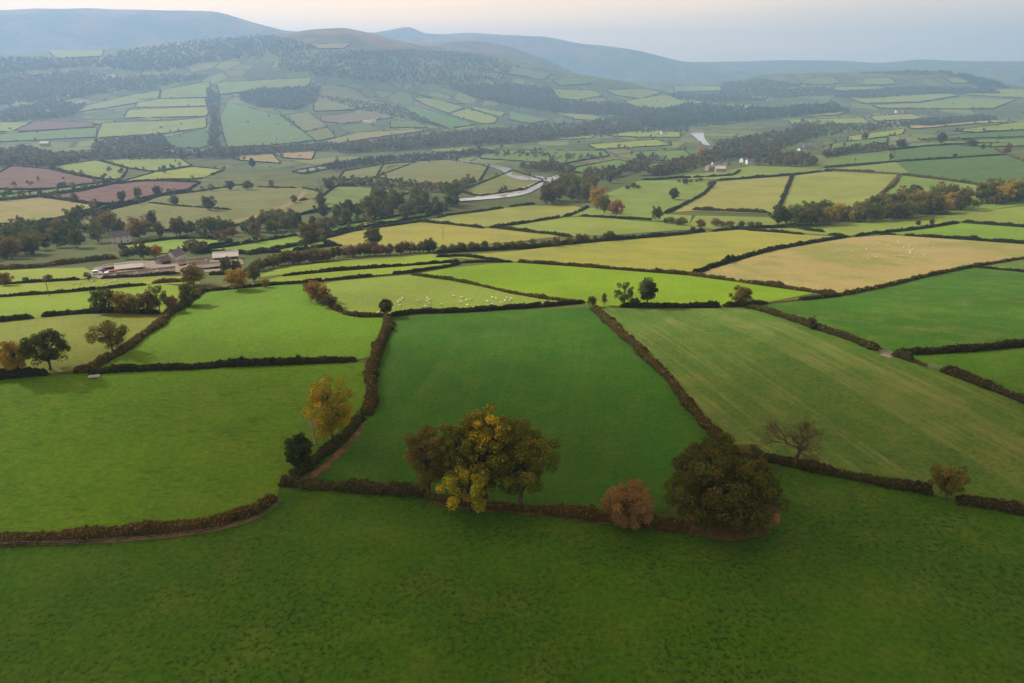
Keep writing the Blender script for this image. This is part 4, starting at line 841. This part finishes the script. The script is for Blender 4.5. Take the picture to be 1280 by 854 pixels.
HEDGES = [
 ('-300 702 -150 692 0 677 100 674 200 666 270 656 320 640 343 624', 2.0, 2.2, HBR, 'curving russet topped hedge along the bottom of the bright left field', 'stems'),
 ('352 604 400 609 460 614 530 620', 2.3, 2.3, HG, 'thick dark green clipped hedge left of the foreground tree clump', 'stems'),
 ('530 622 600 634 690 641', 1.3, 1.6, HBR, 'low ragged hedge under the foreground tree clump', ''), ('680 640 740 648 800 656 860 662', 1.9, 1.8, HBR, 'brown hedge between the tree clump and the big oak', 'stems'),
 ('952 573 1000 584 1060 597 1120 610 1165 618', 1.9, 2.0, HB, 'dark hedge below the striped field, from leafless tree to small olive tree', 'stems'), ('1195 626 1240 634 1300 646 1500 688', 1.7, 2.0, HB, 'dark hedge right of the small olive tree', 'stems'),
 ('362 594 378 590 400 572 425 550 440 535 452 522', 1.5, 2.2, HG, 'scrubby hedge on the earth bank under the golden yellow tree', ''), ('455 520 466 503 466 482 462 465 470 445 480 425 486 405 486 398', 2.0, 2.6, HBR + HB, 'winding brown hedge along the left side of the central field', 'stems'),
 ('742 386 770 412 800 440 830 470 860 505 885 535 905 560', 1.9, 2.3, HBR + HB, 'long straight brown hedge between the central and the striped field', 'stems'),
 ('110 468 150 464 250 460 330 457 400 454 446 452', 1.9, 1.8, HD, 'straight dark hedge between the two bright left fields', ''), ('-150 486 0 474 30 471 60 468', 1.7, 1.8, HD, 'short dark hedge below the yellow brown tree at the left edge', ''),
 ('92 466 112 464 130 453 160 436 196 409 212 394 235 379 256 364', 2.0, 2.4, HBR + HG, 'diagonal brown hedge climbing towards the rounded dark tree', ''), ('-150 413 0 403 42 398', 1.8, 1.8, HD, 'short dark hedge at the left edge below the farm strips', ''), ('52 397 90 393 140 391 200 393', 1.8, 1.8, HD, 'dark hedge running into the left copse', ''),
 ('-150 380 0 372 60 368 120 363 183 357', 1.4, 1.4, HD, 'thin dark hedge between the two strips left of the copse', ''), ('-100 362 0 356 60 352 100 350', 1.3, 1.3, HD, 'thin hedge at the left edge of the farm strip', ''), ('127 349 170 347 215 344 225 343', 1.7, 1.6, HD, 'dark hedge in front of the long farm shed', ''), ('190 355 215 353 235 352', 1.6, 2.4, HBR, 'rough brown scrub beside the bronze tree', ''),
 ('256 365 300 361 340 357 385 353 430 349 507 342 560 334 575 330', 1.4, 1.5, HD, 'long thin hedge above the left bright field and the sheep pasture', ''), ('352 346 420 339 500 333 575 328', 1.5, 1.4, HD, 'thin straight hedge between the two bright strips', ''), ('262 344 300 343 312 341', 1.6, 1.5, HD, 'short dark hedge stub right of the farm', ''),
 ('382 358 395 371 412 382 430 393 450 397 485 396', 1.7, 1.8, HBR + HB, 'curved hedge at the left end of the sheep pasture', ''), ('487 396 520 392 600 389 660 385 732 379', 1.6, 1.6, HD, 'dark hedge between the sheep pasture and the central field', ''), ('514 344 560 350 605 359 640 367 680 374 728 379', 1.3, 1.4, HBR + HB, 'thin brown hedge between the sheep pasture and the vivid green field', ''),
 ('775 384 800 384 850 385 900 384', 1.8, 1.6, HD, 'dark hedge between the vivid green and the striped field', ''), ('905 384 950 381 1000 376 1050 370', 1.7, 1.5, HB, 'brown hedge from the olive brown tree to the straw field corner', ''), ('1052 370 1100 360 1150 348 1200 337 1260 327 1290 322 1500 295', 1.7, 1.6, HBR + HB, 'brown hedge along the bottom right of the straw field', ''),
 ('935 385 965 393 1010 408 1060 425 1098 439', 2.0, 1.9, HB, 'dark hedge on the upper right side of the striped field', ''), ('1116 444 1140 452 1160 459', 2.0, 1.9, HB, 'short dark hedge piece right of the gateway', ''), ('1177 464 1220 480 1250 491 1290 506 1500 585', 2.0, 1.9, HB, 'dark hedge leaving the right edge below the gateway', ''),
 ('1120 443 1160 442 1220 438 1280 433 1500 415', 2.0, 1.9, HD, 'dark hedge between the two deep green fields at right', ''), ('1218 335 1250 338 1290 342 1500 350', 1.3, 1.3, HD, 'thin dark hedge above the deep green field at the right edge', ''),
 ('647 328 720 333 771 337 860 344 920 352 1018 366 1048 369', 1.6, 1.5, HBR + HB, 'brown hedge between the vivid green and the straw fields', ''), ('576 329 600 328 640 328', 1.2, 1.2, HD, 'thin low hedge piece above the vivid green field', ''),
 ('884 336 920 325 965 313 1020 303 1056 297', 2.2, 2.2, HD, 'thick dark hedge on the left side of the straw field', ''), ('866 344 876 340 884 337', 1.8, 1.8, HD, 'short dark hedge at the lower left corner of the straw field', ''), ('1068 296 1100 292 1140 288 1170 284 1197 279', 2.2, 2.2, HD, 'thick dark hedge above the straw field', ''), ('1035 294 1050 295 1060 297', 1.8, 2.0, HD, 'short dark hedge stub left of the thick hedge above the straw field', ''),
 ('1128 295 1150 296 1200 299 1280 305 1500 318', 2.1, 2.2, HD, 'dark hedge along the top of the straw field', ''), ('1203 278 1240 281 1280 284 1500 300', 2.0, 2.0, HD, 'dark hedge below the autumn belt at the right edge', ''), ('1100 294 1112 294 1120 294', 1.4, 2.0, HD, 'tiny hedge remnant at the top of the straw field', ''),
 ('545 322 580 321 610 325 630 327', 1.5, 1.5, HD, 'short dark hedge at the left tip of the yellow green field', ''), ('545 317 600 314 660 311 730 304 790 299 850 294 880 290', 2.6, 3.0, HD, 'dark hedge along the top of the big yellow green field', ''), ('890 290 930 286 990 284 1010 289 1030 291', 2.4, 2.4, HD, 'dark hedge below the brown hedge bushes', ''), ('920 287 960 290 990 293 1005 294', 2., 2., HD, 'short dark hedge in front of the autumn belt', ''),
 ('400 300 440 290 530 277 560 270 600 265 640 259 668 255', 2.2, 2.2, HD, 'long dark hedge between the riverside wood and the yellow fields', ''), ('525 278 560 281 605 286', 2.2, 2.2, HD, 'dark broken hedge between the two yellow fields', ''), ('612 285 640 282 705 272 722 266 735 259', 2.4, 2.4, HD, 'dark hedge rising to the river clump', ''), ('620 285 660 290 700 295 715 297', 2.2, 2.2, HD, 'dark hedge under the middle yellow field', ''), ('725 271 760 273 800 275 815 276', 2.2, 2.4, HD, 'dark broken hedge left of the lone tree', ''),
 ('865 263 890 264 920 265 962 267', 3.2, 2.6, HBR + HB, 'tall brown hedge at the bottom of the pale yellow field', ''), ('894 228 880 243 862 253 848 260 832 267', 2.6, 2.6, HD, 'dark winding hedge on the left of the pale yellow field', ''), ('990 220 984 235 977 252 969 270', 2.8, 3.0, HD, 'dark straight hedge between the pale yellow and the pale green field', ''), ('896 226 940 223 988 219 1040 214', 2.4, 2.4, HD, 'dark hedge along the top of the pale yellow field', ''), ('800 226 840 224 880 222 915 220 925 214', 2.4, 2.4, HD, 'dark hedge below the village', ''),
 ('1124 219 1118 231 1108 238 1094 250', 2.6, 3.2, HBR, 'curving brown hedge on the right of the pale green field', ''), ('1030 210 1120 203 1200 198 1255 194', 2.6, 2.6, HD, 'long dark hedge above the dark green field', ''), ('1036 213 1080 215 1122 218 1180 225 1240 234 1280 237 1500 247', 2.8, 3.0, HBR + HB, 'long brown hedge below the dark green field', ''), ('1112 188 1150 184 1190 181 1260 179', 2.6, 2.6, HD, 'dark hedge above the two round hillside trees', ''), ('1240 185 1260 195 1290 206 1400 230', 2.6, 2.6, HBR, 'brown hedge falling to the right edge of the hillside', ''),
 ('55 246 100 240 140 231 180 227 250 228', 2.6, 2.6, HD, 'dark hedge above the lower red field', ''), ('50 247 90 251 125 257 160 256 200 246 240 239', 2.6, 2.8, HD, 'dark hedge below the lower red field', ''), ('-60 287 0 285 40 281 95 270 130 262 160 256', 2.4, 2.4, HD, 'dark hedge between the straw brown and the wide valley fields', ''), ('-60 254 0 251 50 246', 2.4, 2.4, HD, 'thin hedge above the straw brown valley field', ''), ('60 212 100 221 140 228', 2.4, 2.4, HD, 'thin dark hedge above the upper red field', ''), ('185 254 220 258 262 261 290 263', 1.6, 2., HD, 'faint hedge line through the two lone valley trees', ''),
 ('374 252 390 249 404 245', 2.2, 2.4, HD, 'short dark hedge beside the worn valley track', ''), ('310 319 350 312 385 305 400 302', 2.6, 3., HB, 'scrubby hedge left of the large round tree', ''), ('-60 340 20 337 60 333 110 327 150 323', 2.4, 3.2, HG + HBR, 'scrubby hedge behind the strip left of the farm', ''), ('405 304 418 307 425 308', 2., 2., HD, 'short hedge beside the large round tree', ''),
]
for i, (s, hm, wm, c, lb, fl) in enumerate(HEDGES):
    hedge(poly_of(s), hm, wm, c, lb, None, i, stems='stems' in fl, gap=.09 if i > 14 else 0)
def far_labels():
    zone = []; out = [None] * len(FAR_POLYS)
    for p in FAR_POLYS:
        x = sum(q[0] for q in p) / len(p); y = sum(q[1] for q in p) / len(p)
        zone.append('on the left valley floor' if x < 420 and y > 186 else 'on the left hillside' if x < 420 else 'in the river meadows' if x < 870 and y > 165 else 'on the central hillside' if x < 870 else 'on the far right hill' if y < 116 else 'on the right valley side')
    for z in set(zone):
        for k, i in enumerate(sorted((i for i in range(len(zone)) if zone[i] == z), key=lambda i: sum(q[0] for q in FAR_POLYS[i]) / len(FAR_POLYS[i]))):
            c = FAR_FIELDS[i][2]; w = 'red brown' if c is None else 'straw' if c[0] > c[1] else 'yellow green' if c[0] > .19 else 'pale green' if c[0] > .14 else 'dull olive' if c[0] > .12 else 'green'
            out[i] = 'thin dark hedge ringing the %s field, %s from left %s' % (w, nth(k + 1), z)
    return out
FAR_LABEL = far_labels()
for i, p in enumerate(FAR_POLYS):
    d = float(np.median(G([q[0] for q in p], [q[1] for q in p])[3])); k = max(2.2, d * .0011)
    hedge(p, k, k, [(.045, .055, .028), (.055, .06, .03)], FAR_LABEL[i], 'hedges around the far fields', 200 + i, True, False, gap=.12)
# ------------------------------------------------------------------ buildings
def boxv(x0, x1, y0, y1, z0, z1):
    V = [(x0,y0,z0),(x1,y0,z0),(x1,y1,z0),(x0,y1,z0),(x0,y0,z1),(x1,y0,z1),(x1,y1,z1),(x0,y1,z1)]
    return V, [(0,3,2,1),(4,5,6,7),(0,1,5,4),(1,2,6,5),(2,3,7,6),(3,0,4,7)]
def part(name, boxes, mat, parent):
    V = []; Fq = []
    for b in boxes:
        v, f = boxv(*b); n = len(V); V += v; Fq += [tuple(i + n for i in t) for t in f]
    return link(name, mesh(name, V, Fq, M[mat]), parent)
def gable(name, L_, Wd, e, rg, mat, parent):      # walls with gables, ridge along x
    l, w = L_ / 2, Wd / 2
    V = [(-l,-w,-1),(l,-w,-1),(l,w,-1),(-l,w,-1),(-l,-w,e),(l,-w,e),(l,w,e),(-l,w,e),(-l,0,rg),(l,0,rg)]
    return link(name, mesh(name, V, [(0,1,5,4),(2,3,7,6),(1,2,6,9,5),(3,0,4,8,7),(4,5,9,8),(6,7,8,9),(0,3,2,1)], M[mat]), parent)
def roof_of(L_, Wd, e, rg, mat, parent, ov=.35, th=.16):
    l = L_ / 2 + ov; w = Wd / 2; sl = (rg - e) / w; w2 = w + ov; ze = e - sl * ov + .03; zr = rg + .03
    V = []; Fq = []
    for s in (-1, 1):
        n = len(V); V += [(-l, s*w2, ze), (l, s*w2, ze), (l, 0, zr), (-l, 0, zr), (-l, s*w2, ze+th), (l, s*w2, ze+th), (l, 0, zr+th), (-l, 0, zr+th)]
        Fq += [tuple(n + i for i in f) for f in [(0,3,2,1),(4,5,6,7),(0,1,5,4),(1,2,6,5),(2,3,7,6),(3,0,4,7)]]
    return link('roof', mesh('roof', V, Fq, M[mat]), parent)
def house(px, py, L_, Wd, e, rg, rz, wall, roof, label, wins=3, chim=1, small=False, group=None):
    x, y, z, d = ground_at(px, py); o = empty('house', (x, y, z), rz)
    gable('wall', L_, Wd, e, rg, wall, o); rf = roof_of(L_, Wd, e, rg, roof, o)
    for k in range(chim):
        cx = (-1 if k == 0 else 1) * (L_ / 2 - .6); part('chimney', [(cx-.4, cx+.4, -.35, .35, rg-.6, rg+1.1)], 'brick', rf)
    w = -Wd / 2
    for s, zz in ((0, .9),) if e < 3.6 else ((0, .9), (1, 3.2)):
        for k in range(wins):
            cx = -L_/2 + L_ * (k + .5) / wins
            if s == 0 and k == wins // 2 and not small:
                dr = part('door', [(cx-.5, cx+.5, w-.06, w+.05, 0, 2.05)], 'wood', o); continue
            f = part('window', [(cx-.6, cx+.6, w-.05, w+.05, zz, zz+1.2)], 'paintwhite', o)
            part('pane', [(cx-.48, cx-.05, w-.07, w-.04, zz+.12, zz+1.08), (cx+.05, cx+.48, w-.07, w-.04, zz+.12, zz+1.08)], 'glass', f)
    tag(o, label, 'house', group); return o
def shed(px, py, L_, Wd, e, rg, rz, wall, roof, label, bays=4):
    x, y, z, d = ground_at(px, py); o = empty('barn', (x, y, z), rz)
    gable('wall', L_, Wd, e, rg, wall, o); rf = roof_of(L_, Wd, e, rg, roof, o, .4, .12)
    w = -Wd / 2
    for k in range(bays):
        cx = -L_/2 + L_ * (k + .5) / bays; bw = L_ / bays * .38
        part('door', [(cx-bw, cx+bw, w-.08, w+.05, 0, e*.75)], 'dark', o)
    n = int(L_ / 3); part('ridge_cap', [(-L_/2-.4, L_/2+.4, -.3, .3, rg+.12, rg+.26)], roof, rf)
    for k in range(n):
        cx = -L_/2 + L_ * (k + .5) / n
        if k % 3 == 1 and roof == 'sheetbrown':
            V = [(cx-.5, -Wd*.42, 0), (cx+.5, -Wd*.42, 0), (cx+.5, -Wd*.12, 0), (cx-.5, -Wd*.12, 0)]
            V = [(a, b, rg - (rg-e) * abs(b) / (Wd/2) + .21) for a, b, _ in V]
            V2 = [(a, b, c + .03) for a, b, c in V]
            link('skylight', mesh('skylight', V + V2, [(0,1,5,4),(1,2,6,5),(2,3,7,6),(3,0,4,7),(4,5,6,7)], M['sheet']), rf)
    tag(o, label, 'barn'); return o
T8 = R(10)
shed(163, 337, 12.5, 7, 1.8, 3.6, R(24), 'wood', 'sheetwhite', 'pale roofed shed at the left of the farm', 3)
shed(176, 345, 30, 5.5, 1.4, 2.8, R(25), 'wood', 'sheetbrown', 'longest brown roofed shed at the front of the farm', 6)
house(221, 327, 8, 6, 4.2, 6.8, R(78), 'render', 'slate', 'white gabled farmhouse in the middle of the farm', 3, 2)
shed(205, 330, 6, 5, 2.2, 4.2, R(60), 'stone', 'slate', 'small grey shed left of the white farmhouse', 1)
shed(262, 336, 18, 5.5, 1.7, 3.2, R(27), 'wood', 'sheet', 'grey brown shed right of the white farmhouse', 4)
shed(243, 331, 15, 5, 1.8, 3.2, R(27), 'wood', 'sheetbrown', 'narrow brown shed behind the grey brown shed', 3)
shed(283, 324, 13, 8, 2.4, 4.4, R(20), 'stone', 'sheetwhite', 'white roofed barn at the right end of the farm', 3)
shed(136, 337, 5, 3.5, 1.8, 2.5, R(40), 'wood', 'sheet', 'little grey roofed lean-to at the left end of the farmyard', 1)
shed(236, 341, 8, 5, 1.8, 3.2, R(110), 'wood', 'slate', 'dark roofed shed end-on below the white farmhouse', 1)
house(152, 303, 12, 7, 5, 8, R(30), 'render', 'slate', 'white riverside cottage among the dark trees at left', 3, 2)
house(488, 253, 14, 8, 5, 8, R(12), 'render', 'slate', 'white house half hidden in the riverside wood', 3, 1)
for px, py, rz, wl, rf, lb in [
 (895, 209, .2, 'render', 'slate', 'white walled house in the middle of the village'), (908, 207, .9, 'stone', 'slate', 'grey stone house among the village trees'), (888, 213, .4, 'stone', 'sheet', 'low grey house at the left of the village'), (900, 215, -.1, 'stone', 'sheetwhite', 'pale roofed house at the front of the village'), (938, 205, .1, 'render', 'slate', 'white house apart at the right of the village'), (930, 203, .5, 'render', 'slate', 'small white house under the trees right of the village'),
 (1002, 190, .3, 'render', 'slate', 'pale house in the trees above the pale green field'), (1010, 187, -.2, 'stone', 'slate', 'grey house behind the pale house on the right hillside'), (57, 183, .1, 'stone', 'sheetwhite', 'white roofed barn in the wood above the red fields'), (42, 205, .2, 'render', 'sheet', 'white house beside the upper red field'), (236, 193, .1, 'render', 'slate', 'white house at the edge of the far left wood'), (228, 194, .6, 'render', 'slate', 'small white house left of another at the far left wood'), (212, 195, .3, 'render', 'sheet', 'low white building in the far left wood'),
 (458, 155, .1, 'render', 'sheetwhite', 'white farmhouse on the central hillside'), (466, 154, .4, 'render', 'sheetwhite', 'white barn beside the hillside farmhouse'), (94, 132, .1, 'render', 'sheetwhite', 'long white building among the far left trees'), (103, 131, .3, 'render', 'sheetwhite', 'small white building right of the long far one'), (58, 141, .2, 'render', 'slate', 'tiny white house alone in the far left trees'),
 (1122, 141, .1, 'render', 'slate', 'white house at the left of the far right hamlet'), (1130, 141, .4, 'stone', 'slate', 'grey house at the right of the far right hamlet'), (1222, 145, .3, 'render', 'slate', 'white house among the reddish trees at far right'), (1232, 146, .1, 'stone', 'slate', 'grey house among the reddish trees at far right'), (868, 148, .1, 'render', 'slate', 'white house at the edge of the dark valley wood'), (830, 168, .1, 'render', 'slate', 'white house by the upper river meadow'), (810, 162, .1, 'render', 'slate', 'small white house above the upper river meadow')]:
    d = ground_at(px, py)[3]; k = 1.15 if d < 1500 else 1.5
    house(px, py, 12 * k, 7 * k, 4.6 * k, 7.2 * k, rz, wl, rf, lb, 3, 1, True)

# ------------------------------------------------------------------ small things
def uv(cx, cy, cz, rx, ry, rz, n=8, m=6):
    V = [(cx, cy, cz - rz)]; Fq = []
    for i in range(1, m):
        t = math.pi * i / m - math.pi / 2
        for j in range(n): p = 6.2832 * j / n; V.append((cx + rx * math.cos(t) * math.cos(p), cy + ry * math.cos(t) * math.sin(p), cz + rz * math.sin(t)))
    V.append((cx, cy, cz + rz)); L_ = len(V) - 1
    for j in range(n):
        k = (j + 1) % n; Fq.append((0, 1 + k, 1 + j)); Fq.append((L_, L_ - n + j, L_ - n + k))
        for i in range(m - 2): a = 1 + i * n; Fq.append((a + j, a + k, a + n + k, a + n + j))
    return V, Fq
def joined(parts):
    V = []; Fq = []
    for v, f in parts: n = len(V); V += [tuple(a) for a in v]; Fq += [tuple(i + n for i in t) for t in f]
    return V, Fq
legs = [tubes([((sx * .32, sy * .13, .42), (sx * .34, sy * .13, 0), .06, .04)], 5) for sx in (-1, 1) for sy in (-1, 1)]
V, Fq = joined([uv(0, 0, .62, .56, .29, .29, 10, 7), uv(.62, 0, .74, .19, .11, .13), tubes([((.40, 0, .66), (.58, 0, .78), .17, .11)], 7), uv(-.56, 0, .6, .1, .05, .12, 6, 4)] + legs)
SHEEP = mesh('sheep', V, Fq, M['wool'], smooth=True)
def sheep(pts, label, group):
    for px, py in pts:
        x, y, z, d = ground_at(float(px), float(py)); o = link('sheep', SHEEP); o.location = (x, y, z + lift(d)); o.rotation_euler = (0, 0, rng.uniform(0, 6.28)); o.scale = (1.0,) * 3
        tag(o, label, 'sheep', group)
sheep(scatter(poly_of('470 384 500 374 560 371 620 372 660 378 620 383 560 386'), 28, 41, 4), 'white sheep grazing in the pale pasture above the central field', 'sheep in the pale pasture')
sheep(scatter(poly_of('1035 322 1060 306 1120 303 1170 308 1150 325 1080 330'), 24, 42, 5), 'white sheep scattered over the straw coloured field', 'sheep in the straw field')
sheep(along(poly_of('452 395 470 394 480 393'), 7, 1, 43), 'white sheep gathered along the hedge corner by the small dark tree', 'sheep at the hedge corner')
sheep(scatter(poly_of('520 308 590 296 650 299 600 305'), 7, 44, 5), 'white sheep in the yellow field above the hedgerow', 'sheep in the yellow field')
sheep(scatter(poly_of('30 365 110 353 180 351 120 360'), 9, 45, 5), 'white sheep in the narrow strip left of the farm', 'sheep in the farm strip')

def pole(px, py, h, label):
    x, y, z, d = ground_at(px, py); o = empty('utility_pole', (x, y, z))
    V, Fq = tubes([((0, 0, -.5), (0, 0, h), .16, .11)], 8); link('post', mesh('post', V, Fq, M['wood']), o)
    part('crossarm', [(-.9, .9, -.06, .06, h - .7, h - .55)], 'wood', o); tag(o, label, 'pole')
pole(62, 371, 8, 'thin timber pole standing in the strip at the left edge'); pole(554, 300, 9, 'thin timber pole standing in the yellow field')

def gate(px, py, rz, label):
    x, y, z, d = ground_at(px, py); o = empty('field_gate', (x, y, z), rz)
    for s in (-1.9, 1.9): part('post', [(s-.09, s+.09, -.09, .09, -.4, 1.45)], 'wood', o)
    for k in range(5): part('bar', [(-1.78, 1.78, -.03, .03, .25 + k*.22, .32 + k*.22)], 'metal', o)
    tag(o, label, 'gate')
gate(1107, 443, R(-30), 'metal field gate in the gap of the hedge right of the striped field')
gate(1168, 461, R(-28), 'metal field gate below the short hedge piece at right')
x, y, z, d = ground_at(118, 473); o = empty('feed_trough', (x, y, z), .2)
part('tray', [(-1.3, 1.3, -.5, -.42, .45, .85), (-1.3, 1.3, .42, .5, .45, .85), (-1.3, -1.22, -.42, .42, .45, .85), (1.22, 1.3, -.42, .42, .45, .85), (-1.22, 1.22, -.42, .42, .45, .52)], 'sheetwhite', o)
for sx in (-1.1, 1.1):
    for sy in (-.36, .36): part('leg', [(sx-.06, sx+.06, sy-.06, sy+.06, -.1, .45)], 'metal', o)
tag(o, 'pale metal feed trough beside the straight dark hedge in the left field', 'trough')

# wire fence along the front of the russet hedge
def fence(line, label):
    p = np.array(line); s = np.concatenate([[0], np.cumsum(np.hypot(*np.diff(p, axis=0).T))]); t = np.linspace(0, s[-1], 200)
    x, y, z, d = G(np.interp(t, s, p[:, 0]), np.interp(t, s, p[:, 1])); w = np.concatenate([[0], np.cumsum(np.hypot(np.diff(x), np.diff(y)))])
    n = int(w[-1] / 3.2); tt = np.linspace(0, w[-1], n); X = np.interp(tt, w, x); Y = np.interp(tt, w, y); Z = H(X, Y)
    o = empty('wire_fence', (X[0], Y[0], Z[0])); v, f = boxv(-.06, .06, -.06, .06, -.3, 1.15); me = mesh('post', v, f, M['wood'])
    for a, b, c in zip(X, Y, Z):
        q = link('post', me, o); q.location = (a - X[0], b - Y[0], c - Z[0])
    for hgt in (.35, .7, 1.05):
        sg = [((X[i]-X[0], Y[i]-Y[0], Z[i]-Z[0]+hgt), (X[i+1]-X[0], Y[i+1]-Y[0], Z[i+1]-Z[0]+hgt), .012, .012) for i in range(n-1)]
        V, Fq = tubes(sg, 3); link('wire', mesh('wire', V, Fq, M['metal']), o)
    tag(o, label, 'fence')
fence(poly_of('-60 688 0 684 100 682 200 675 280 664 330 648 352 628'), 'wire fence on thin posts in front of the russet topped hedge')
fence(poly_of('1022 399 1080 406 1150 414 1245 426'), 'faint wire fence crossing the deep green field at right')

def car(px, py, rz, paint, label, van=False):
    x, y, z, d = ground_at(px, py); o = empty('van' if van else 'car', (x, y, z + lift(d) + .05), rz)
    h1, h2 = (1.15, 2.1) if van else (.85, 1.45)
    prof = [(-2.1, .35), (2.1, .35), (2.15, .7), (1.9, h1 * .95), (1.0, h1), (.5, h2), (-1.5 if not van else -2.0, h2), (-2.1, h1)]
    V = [(a, -.85, b) for a, b in prof] + [(a, .85, b) for a, b in prof]; n = len(prof)
    Fq = [tuple(range(n)), tuple(range(2*n-1, n-1, -1))] + [((i+1) % n, i, n+i, n + (i+1) % n) for i in range(n)]
    link('body', mesh('body', V, Fq, M[paint]), o)
    part('window', [(-1.3, .55, -.87, .87, h1 + .06, h2 - .14)], 'glass', o); part('windscreen', [(.62, .82, -.7, .7, h1 + .02, h2 - .3)], 'glass', o)
    for sx in (-1.35, 1.35):
        for sy in (-.8, .8):
            V, Fq = tubes([((sx, sy - .1, .32), (sx, sy + .1, .32), .33, .33)], 10); w = link('wheel', mesh('wheel', V, Fq, M['tyre']), o)
    tag(o, label, 'van' if van else 'car')
car(122, 344, .3, 'paintwhite', 'white van parked at the left of the farmyard', True); car(128, 341, 1.2, 'paintblue', 'blue car parked in the farmyard behind the white van'); car(142, 342, .5, 'paintred', 'red car parked left of the pale roofed shed'); car(134, 344, 2., 'paintwhite', 'white car parked between the red car and the white van')

# ------------------------------------------------------------------ cloud added out of view, above the frame, to shade the near fields
def cloud(cx, cy, rx, ry, zc, label, seed):
    t = zc / math.sin(SUN_EL); c = Vector((cx, cy, 0)) + sdir * t
    r = np.random.default_rng(seed); V, Fq = uv(0, 0, 0, 1, 1, 1, 64, 32); V = np.array(V); ph = np.arctan2(V[:, 1], V[:, 0])
    k = 1 + .10 * np.sin(3 * ph + 1) + .07 * np.sin(5 * ph + 2.2) + .05 * np.sin(9 * ph) + .05 * np.sin(V[:, 0] * 9 + V[:, 1] * 7 + V[:, 2] * 6)
    V = V * k[:, None] * np.array([rx, ry, 45.]); V[:, 2] = np.where(V[:, 2] < 0, V[:, 2] * .4, V[:, 2])
    m, nt, N, L = newmat('cloud vapour'); out = N.new('ShaderNodeOutputMaterial')
    vo = N.new('ShaderNodeVolumePrincipled'); vo.inputs['Density'].default_value = .03; vo.inputs['Color'].default_value = (1, 1, 1, 1); L.new(vo.outputs[0], out.inputs['Volume'])
    o = link('cloud', mesh('cloud', V, [tuple(f) for f in Fq], m, smooth=True)); o.location = c; tag(o, label, 'cloud', kind='stuff')
cloud(75, 80, 235, 118, 760, 'unseen cloud placed to shade the near fields', 3)

# ------------------------------------------------------------------ hazy air
def haze():
    m, nt, N, L = newmat('hazy air'); out = N.new('ShaderNodeOutputMaterial')
    vo = N.new('ShaderNodeVolumePrincipled'); vo.inputs['Density'].default_value = 1.75e-4
    vo.inputs['Color'].default_value = (.38, .63, 1.0, 1); vo.inputs['Anisotropy'].default_value = .3
    L.new(vo.outputs[0], out.inputs['Volume'])
    zmin = float(ZT.min()) - 3; zmax = float(ZT.max()) + 25
    v, f = boxv(-10900, 10900, -10900, 10900, zmin, zmax)
    o = link('haze', mesh('haze', v, f, m)); tag(o, 'thin blue haze filling the valley air', 'haze', kind='stuff')
    print('HAZE', zmin, zmax)
haze()
